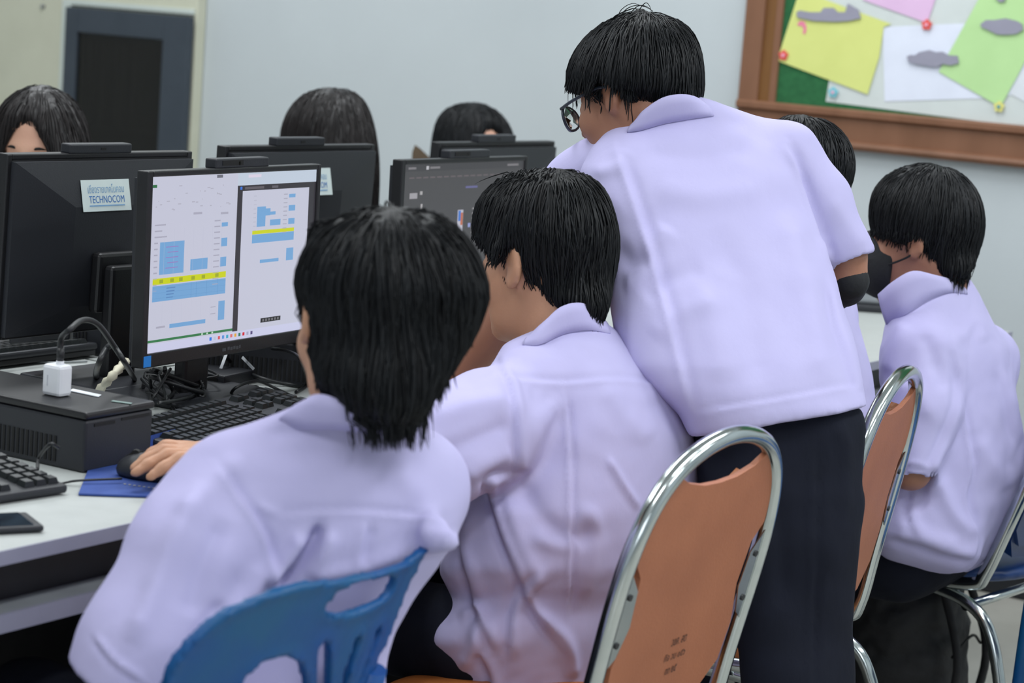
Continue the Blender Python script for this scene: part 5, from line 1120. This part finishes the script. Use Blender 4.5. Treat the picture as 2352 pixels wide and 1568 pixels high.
Vs.pchain([(2118, 815, 3.88, 78), (2112, 940, 3.85, 76), (2098, 1062, 3.83, 62)], 0.03)
Vs.pchain([(2085, 1205, 3.90, 62), (2190, 1250, 3.90, 64)], 0.05)
def cuff4(P):
    x, y, z = topx(P); g = ((x - 2100) * -0.10 + (y - 1066) * 0.99) * z / FP; near = (z - 3.92)
    return np.maximum(-g, np.maximum(np.maximum((x - 2150), (2030 - x)) * z / FP, near))
Vs.pchain([(2100, 1050, 3.83, 46), (2094, 1130, 3.83, 52)], 0.004, 'sub')
Vs.chain([(at(2250, 830, 4.10), .075), (at(2200, 960, 4.17), .07)], 0.03)
CR4 = [([(2190, 800), (2205, 880), (2190, 960), (2150, 1050), (2132, 1078)], 12, -0.005, 'f'), ([(2205, 905), (2225, 1000), (2235, 1080), (2225, 1150), (2250, 1240), (2230, 1290)], 9, 0.004, 'f'), ([(2060, 1080), (2090, 1066), (2128, 1076)], 7, -0.003, 'f'),
       ([(2040, 1230), (2110, 1245), (2180, 1270), (2240, 1280)], 14, -0.006, 'f'), ([(2060, 1200), (2140, 1235), (2200, 1250)], 16, 0.006, 'v'), ([(2150, 1090), (2190, 1180), (2245, 1230)], 18, 0.006, 'v'), ([(2300, 850), (2320, 940), (2340, 1020)], 14, -0.004, 'f'),
       ([(2080, 740), (2060, 800), (2040, 860)], 18, 0.005, 'v'), ([(2120, 760), (2150, 830), (2175, 900)], 20, -0.005, 'v'), ([(2060, 880), (2100, 900), (2140, 960)], 20, 0.004, 'v'), ([(2190, 790), (2240, 740), (2260, 790)], 18, 0.004, 'v'), ([(2240, 1000), (2290, 1080), (2320, 1120)], 22, 0.005, 'v'), ([(2100, 1120), (2090, 1180), (2110, 1230)], 14, -0.004, 'f')]
sh4 = cloth('shirt', Vs, 0.0062, M_SHIRT, P4, CR4, 0.0014, 0.10)
collar([(2016, 676, 3.90, 2036, 745, 3.875), (2052, 645, 3.875, 2080, 722, 3.84), (2098, 622, 3.87, 2130, 690, 3.835), (2150, 632, 3.89, 2180, 672, 3.86), (2205, 648, 3.96, 2222, 676, 3.95)], sh4, M_SHIRT)
H4 = Vol().stack([(378, 2100, 2155), (390, 2060, 2190), (408, 2032, 2214), (435, 2012, 2234), (465, 2004, 2245), (500, 2002, 2252), (530, 2008, 2253), (550, 2030, 2250), (566, 2060, 2247), (580, 2095, 2243, 3.965), (600, 2138, 2238, 3.945), (618, 2150, 2232, 3.935), (634, 2172, 2214, 3.925)], 0.90, math.radians(-10), 3.98, sm=4)
hairdo(H4, 0.005, P4, at(2165, 392, 3.98), 3800, 8, 0.0155, skull=(hp4, 0.96, A4), ear=False, cheek=(.104, -.092, .078, .12, .074), lift=(0.0, 0.004), grav=0.60, r0=0.0011, wild=0.07)
Vm = Vol().ell(hp4(.060, 0, -.045), (.066, .067, .068), A4).ell(hp4(.104, 0, -.034), (.036, .038, .052), A4, 0.03).half(hp4(.046, 0, -.05), -A4[0] - A4[2] * 0.30, k=0.004)
v, f = Vm.mesh(0.005); mk('face_mask', relax(v, f, 2), f, M_MASK, P4, smooth=True)
MB().tube(bez([hp4(.060, .063, -.045), hp4(.030, .076, -.038), hp4(.004, .082, -.028), hp4(-.018, .082, -.008)], 6), 0.0020, 6).build('mask_strap', M_MASK, P4, True)

# ---------------------------------------------------------------- 5: student hidden behind the standing one
A5 = axes(55, 10); c5 = at(1832, 428, 3.72)
Vb = Vol(); hp5 = head(Vb, c5, A5, 0.90, at(1850, 580, 3.72), 0.054)
T5 = [(545, 1800, 1880), (590, 1740, 1905), (640, 1690, 1930), (700, 1680, 1956), (760, 1680, 1979), (820, 1685, 1997), (880, 1690, 2011), (940, 1700, 2016), (1000, 1710, 2010), (1080, 1720, 2000), (1200, 1730, 1990)]
Vb.stack([(y, l + 30, r - 30) for y, l, r in T5[1:-1]], 0.55, math.radians(45), 3.72, grow=-0.006)
P5 = person('student mostly hidden behind the standing one, only dark hair and a shirt edge in view', Vb, 0.006, M_SKIN, loc=W(3.35, 0.15, 0))
eyes(P5, hp5, 0.90, A5)
VL, S5, r5 = seated_legs(at(1850, 1230, 3.74), fd4, zs=0.45); cloth('trousers', VL, 0.010, M_NAVY, P5, (), 0.0015); shoes(S5, fd4, r5, P5)
Vs = Vol().stack(T5, 0.58, math.radians(45), 3.72, sm=7)
Vs.chain([(at(1780, 720, 3.66), .06), (at(1740, 860, 3.68), .062)], 0.03).chain([(at(1890, 720, 3.84), .06), (at(1830, 860, 3.92), .062)], 0.03)
cloth('shirt', Vs, 0.008, M_SHIRT, P5, (), 0.0015)
H5 = Vol().stack([(270, 1810, 1850), (282, 1778, 1868), (300, 1752, 1886), (330, 1738, 1908), (370, 1730, 1924), (420, 1732, 1932), (470, 1745, 1930), (510, 1770, 1915)], 0.85, 0, 3.72, sm=5)
H5.ell(hp5(.120, 0, -.05), (.058, .075, .085), A5, 0.008, 'sub')
hairdo(H5, 0.006, P5, at(1835, 275, 3.72), 2200, 8, 0.0155, skull=(hp5, 0.90, A5), lift=(0.0, 0.004), grav=0.6, r0=0.0011, wild=0.12)

# ---------------------------------------------------------------- girls behind the far monitors
def girl(label, cx, cy, d, face, pitch, hair, q, phi, crown, torso_w, mats, opening=None, skin=M_SKIN3, shirt=M_SHIRT2, tilt=0.0, extra=None, n=2600, wild=0.07):
    A = axes(face, pitch, tilt); c = at(cx, cy, d); Vb = Vol(); zt = c[2] - 0.25
    nk = c - EZ * 0.21 - A[0] * 0.03; hp = head(Vb, c, A, 0.87, nk, 0.046)
    fh = nrm(np.array([A[0][0], A[0][1], 0])); rt = np.array([fh[1], -fh[0], 0]); tc = nk - EZ * 0.05
    Vb.ell(tc - EZ * 0.20, (.10, .17, .26), (fh, rt, EZ), 0.04)
    for s in (-1, 1): Vb.chain([(tc + rt * s * .165 - EZ * 0.05, .042), (tc + rt * s * .20 - EZ * 0.25 + fh * .06, .036), (np.array([*(tc + rt * s * .10 + fh * .24)[:2], .79]), .025)], 0.02)
    for s in (-1, 1):
        h0 = np.array([*(tc + rt * s * .10 + fh * .24)[:2], .785]); Vb.ell(h0 + fh * .04, (.046, .034, .014), (fh, rt, EZ), 0.015)
        for y in (.026, .009, -.009, -.026): Vb.chain([(h0 + fh * .072 + rt * y, .0090), (h0 + fh * .105 + rt * y * 1.1 + EZ * .003, .0082), (h0 + fh * (.132 - abs(y) * .3) + rt * y * 1.15 - EZ * .012, .0072)], 0.006)
        Vb.chain([(h0 + fh * .02 - rt * s * .03, .012), (h0 + fh * .055 - rt * s * .050, .0095), (h0 + fh * .078 - rt * s * .052 - EZ * .006, .0082)], 0.008)
    o = person(label, Vb, 0.006, skin, loc=np.array([c[0], c[1], 0])); eyes(o, hp, 0.87, A)
    Vs = Vol().ell(tc - EZ * 0.22, (.125, .185, .27), (fh, rt, EZ)).cone(tc - EZ * 0.02, tc - EZ * 0.55, .12, .13, 0.05)
    for s in (-1, 1): Vs.chain([(tc + rt * s * .16 - EZ * 0.05, .062), (tc + rt * s * .195 - EZ * 0.22 + fh * .05, .066)], 0.04)
    cloth('shirt', Vs, 0.009, shirt, o, (), 0.0015)
    VL, S, r_ = seated_legs(np.array([tc[0], tc[1], 0]) , fh, zs=0.43); v, f = VL.mesh(0.012); mk('skirt', relax(v, f, 1), f, M_NAVY, o, smooth=True); shoes(S, fh, r_, o)
    H = Vol().stack(hair, q, phi, d, sm=6)
    H.ell(hp(*((.118, 0, -.055))), (.060, .070, .095), A, 0.01, 'sub')
    if opening: opening(H, hp, A)
    H.cone(hp(.150, 0, -.07), hp(.185, 0, -.36), .080, .10, 0.01, 'sub')
    hairdo(H, 0.006, o, crown, n, 9, 0.017, mats, skull=(hp, 0.87, A), lift=(0.0, 0.004), grav=0.55, r0=0.0012, wild=wild); return o, hp, A
def open1(H, hp, A):
    H.cone(hp(.138, 0, .085), hp(.150, 0, -.07), .062, .086, 0.006, 'sub')
girl('girl with a middle parting, brow just above the leftmost monitor', 92, 334, 4.32, 172, 18, [(204, 62, 112), (212, 36, 140), (226, 18, 162), (250, 0, 182), (285, -18, 197), (320, -28, 205), (370, -34, 210), (440, -36, 214), (540, -34, 214), (640, -20, 205)], 0.85, 0, at(95, 212, 4.30), 0.17, (M_HBRN, M_HBRS), open1)
girl('girl bowed over her keyboard, brown-black hair covering her face', 755, 326, 5.02, 140, 35, [(203, 735, 790), (212, 705, 815), (228, 684, 832), (255, 664, 846), (290, 650, 857), (330, 645, 864), (370, 644, 868), (420, 650, 868), (480, 664, 866), (540, 680, 860)], 0.9, 0, at(775, 206, 5.02), 0.17, (M_HBRN, M_HBRS))
girl('girl with black hair and bare forehead behind the farthest monitor', 1088, 350, 5.62, 215, 15, [(236, 1058, 1105), (244, 1034, 1126), (258, 1016, 1146), (280, 1004, 1164), (310, 997, 1176), (350, 992, 1182), (420, 990, 1186), (500, 992, 1186)], 0.9, 0, at(1085, 238, 5.62), 0.17, (None, None), lambda H, hp, A: H.cone(hp(.126, -.006, .112), hp(.150, 0, -.07), .060, .084, 0.006, 'sub'))
# brown chair back beside the farthest girl
bc = thing('wooden_chair', 'brown wooden chair whose top corner shows left of the farthest girl', 'chair', np.array([*at(965, 345, 5.95)[:2], 0]))
b0_ = at(948, 332, 5.95); 
bcA = UV; bcP = lambda a, z: np.array([b0_[0], b0_[1], 0]) + nrm(np.array([_R[0], _R[1], 0])) * a + EZ * z
zt_ = b0_[2]
poly_slab('chair_back', [(0, zt_ - .45), (0, zt_ - .02), (.006, zt_), (.02, zt_ - .008), (.05, zt_ - .032), (.20, zt_ - .04), (.33, zt_ - .03), (.36, zt_ - .01), (.37, zt_ - .45)], lambda a, z, c: bcP(a, z) + _f * c, 0.025, M_BROWN, bc)
poly_slab('seat', [(0, 0), (.37, 0), (.36, .36), (.01, .36)], lambda a, z, c: bcP(a, 0.42 + c) - nrm(np.array([_f[0], _f[1], 0])) * (z + .002), 0.03, M_BROWN, bc)
for a in (0.0, 0.335):
    for z in (0.005, 0.32): poly_slab('leg', [(a, 0), (a + .035, 0), (a + .035, .42), (a, .42)], lambda q, h, c: bcP(q, h) - nrm(np.array([_f[0], _f[1], 0])) * (z + c), 0.035, M_BROWN, bc)

# ---------------------------------------------------------------- the blue plastic chair of the front student
def poly_sd(x, y, poly):
    P = np.array(poly, float); d = np.full(len(x), 1e18); ins = np.zeros(len(x), bool)
    for i in range(len(P)):
        a, b = P[i], P[(i + 1) % len(P)]; e = b - a; wx, wy = x - a[0], y - a[1]; t = np.clip((wx * e[0] + wy * e[1]) / max(e @ e, 1e-9), 0, 1)
        d = np.minimum(d, (wx - t * e[0]) ** 2 + (wy - t * e[1]) ** 2)
        c = ((a[1] <= y) & (b[1] > y)) | ((b[1] <= y) & (a[1] > y))
        with np.errstate(divide='ignore', invalid='ignore'): xi = a[0] + (y - a[1]) / (b[1] - a[1]) * e[0]
        ins ^= c & (x < xi)
    return np.where(ins, -1, 1) * np.sqrt(d)
pcC = at(720, 1420, 2.295); aC = math.radians(33); WA = np.array([math.sin(aC), math.cos(aC), 0]); WB = np.array([WA[1], -WA[0], 0]); lC = math.radians(15)
WUp = WB * math.sin(lC) + EZ * math.cos(lC); WN = nrm(np.cross(WA, WUp)); WN = WN if WN @ WB > 0 else -WN
def pl2(x, y): p = onp(x, y, pcC, WN) - pcC; return (p @ WA, p @ WUp)
def sp(pts, n=5, closed=True):
    q = pts + [pts[0]] if closed else pts; return [tuple(p[:2]) for p in bez([np.array([a, b, 0.0]) for a, b in q], n)][:-1]
out_px = [(1000, 1262), (978, 1288), (950, 1340), (925, 1400), (905, 1450), (880, 1500), (850, 1560), (800, 1668), (690, 1690), (560, 1700), (400, 1690), (396, 1640), (404, 1575), (424, 1532), (466, 1474), (525, 1416), (600, 1374), (650, 1354), (704, 1337), (780, 1330), (860, 1315), (940, 1294), (975, 1270)]
oval = [(742, 1398), (746, 1380), (770, 1358), (810, 1338), (860, 1327), (900, 1326), (908, 1334), (903, 1352), (885, 1372), (845, 1392), (800, 1405), (765, 1407)]
s1_ = [(726, 1480), (742, 1470), (750, 1490), (750, 1560), (742, 1640), (732, 1640), (722, 1560)]
s2_ = [(812, 1462), (822, 1454), (820, 1475), (800, 1540), (782, 1620), (772, 1620), (786, 1540)]
s3_ = [(868, 1440), (874, 1436), (870, 1458), (842, 1530), (826, 1568), (826, 1560), (850, 1500)]
bigh = [(560, 1568), (572, 1546), (600, 1522), (640, 1508), (672, 1512), (690, 1532), (698, 1580), (694, 1660), (560, 1660), (545, 1620)]
O2 = [pl2(*p) for p in sp(out_px, 3)]; HO = [[pl2(*p) for p in sp(h, 4)] for h in (oval, s1_, s2_, s3_, bigh)]
def curvC(a): return 0.34 * (a - 0.02) ** 2
def plate(P):
    q = P - pcC; a, b, c = q @ WA, q @ WUp, q @ WN
    sd = poly_sd(a, b, O2)
    for h in HO: sd = np.maximum(sd, -poly_sd(a, b, h))
    th = 0.0045 + 0.004 * np.exp(-np.minimum(np.abs(sd), 0.02) / 0.006)
    return np.maximum(sd, np.abs(c + curvC(a)) - th)
Vc = Vol().fn(plate, pcC - 0.36, pcC + 0.36); v, f = Vc.mesh(0.0048); v = relax(v, f, 2, 0.5)
bch = thing('plastic_chair', 'blue plastic chair with cut-out back under the front student', 'chair', np.array([pcC[0] - WB[0] * .2, pcC[1] - WB[1] * .2, 0]))
mk('back', v, f, M_BLUEP, bch, smooth=True)
sb_ = pcC + WUp * ((0.44 - pcC[2]) / math.cos(lC)); sb_ = np.array([sb_[0], sb_[1], 0.44])
Vc = Vol().fn(lambda P: np.maximum(np.maximum(np.abs((P - sb_) @ WA) - 0.20 - 0.03 * np.clip(-((P - sb_) @ WB) / .4, 0, 1), np.abs((P - sb_) @ WB + 0.20) - 0.21), np.abs(P[:, 2] - 0.44 + 0.25 * ((P - sb_) @ WA) ** 2 * -1) - 0.008), sb_ - 0.45, sb_ + 0.45)
v, f = Vc.mesh(0.008); mk('seat', relax(v, f, 2), f, M_BLUEP, bch, smooth=True)
for sx in (-1, 1):
    for sy, sz in ((-0.38, 0.43), (-0.01, 0.43)): MB().tube([sb_ + WA * sx * .185 + WB * sy + EZ * (sz - .44), sb_ + WA * sx * .21 + WB * (sy * 1.05 + (.06 if sy > -.1 else 0)) + EZ * (0.01 - .44)], [0.024, 0.018], 10).build('leg', M_BLUEP, bch, True)
    MB().tube([pcC + WA * sx * .155 + WUp * -0.10 - WN * 0.006, sb_ + WA * sx * .165 + WB * 0.0], [0.017, 0.02], 10).build('back_post', M_BLUEP, bch, True)
# ---------------------------------------------------------------- bags under the chairs
def bag(c, sx, sy, sz, label, seed):
    t = thing('backpack', label, 'bag', np.array([c[0], c[1], 0])); C0 = np.array([c[0], c[1], sz * 0.55])
    V = Vol().ell(C0, (sx, sy, sz * 0.58), (UV, NV, EZ)).ell(C0 + UV * sx * .3 + EZ * sz * .05, (sx * .75, sy * .8, sz * .52), (UV, NV, EZ), 0.05).ell(C0 + NV * sy * .6 - EZ * sz * .2, (sx * .7, sy * .55, sz * .33), (UV, NV, EZ), 0.03).half(np.array([0, 0, 0.003]), -EZ, k=0.02)
    v, f = V.mesh(0.009); v = relax(v, f, 1); n = vnormals(v, f); v = v + n * (0.006 * wob(v + seed, 0.12) + 0.003 * wob(v * 1.1 + seed, 0.05))[:, None]
    mk('body', v, f, M_BAG, t, smooth=True)
    MB().tube(bez([C0 + EZ * sz * .5 - UV * sx * .3, C0 + EZ * sz * .72, C0 + EZ * sz * .5 + UV * sx * .3], 6), 0.008, 8).build('carry_handle', M_BAG, t, True)
    for s in (-1, 1): MB().tube(bez([C0 + EZ * sz * .42 + UV * s * sx * .4 + NV * sy * .75, C0 + NV * sy * 1.25 + UV * s * sx * .5, C0 - EZ * sz * .35 + NV * sy * 1.15 + UV * s * sx * .5], 6), 0.009, 6).build('strap', M_BAG, t, True)
    MB().tube(bez([C0 + NV * sy * 1.16 - UV * sx * .5 + EZ * sz * 0.0, C0 + NV * sy * 1.22 + EZ * sz * .08, C0 + NV * sy * 1.16 + UV * sx * .5], 6), 0.003, 6).build('zip', M_VENT, t)
pb = onz(2070, 1700, 0.0)
bag(onz(2040, 1640, 0.05), 0.15, 0.13, 0.40, 'black backpack on the floor between the two right-hand chairs', 3.0)
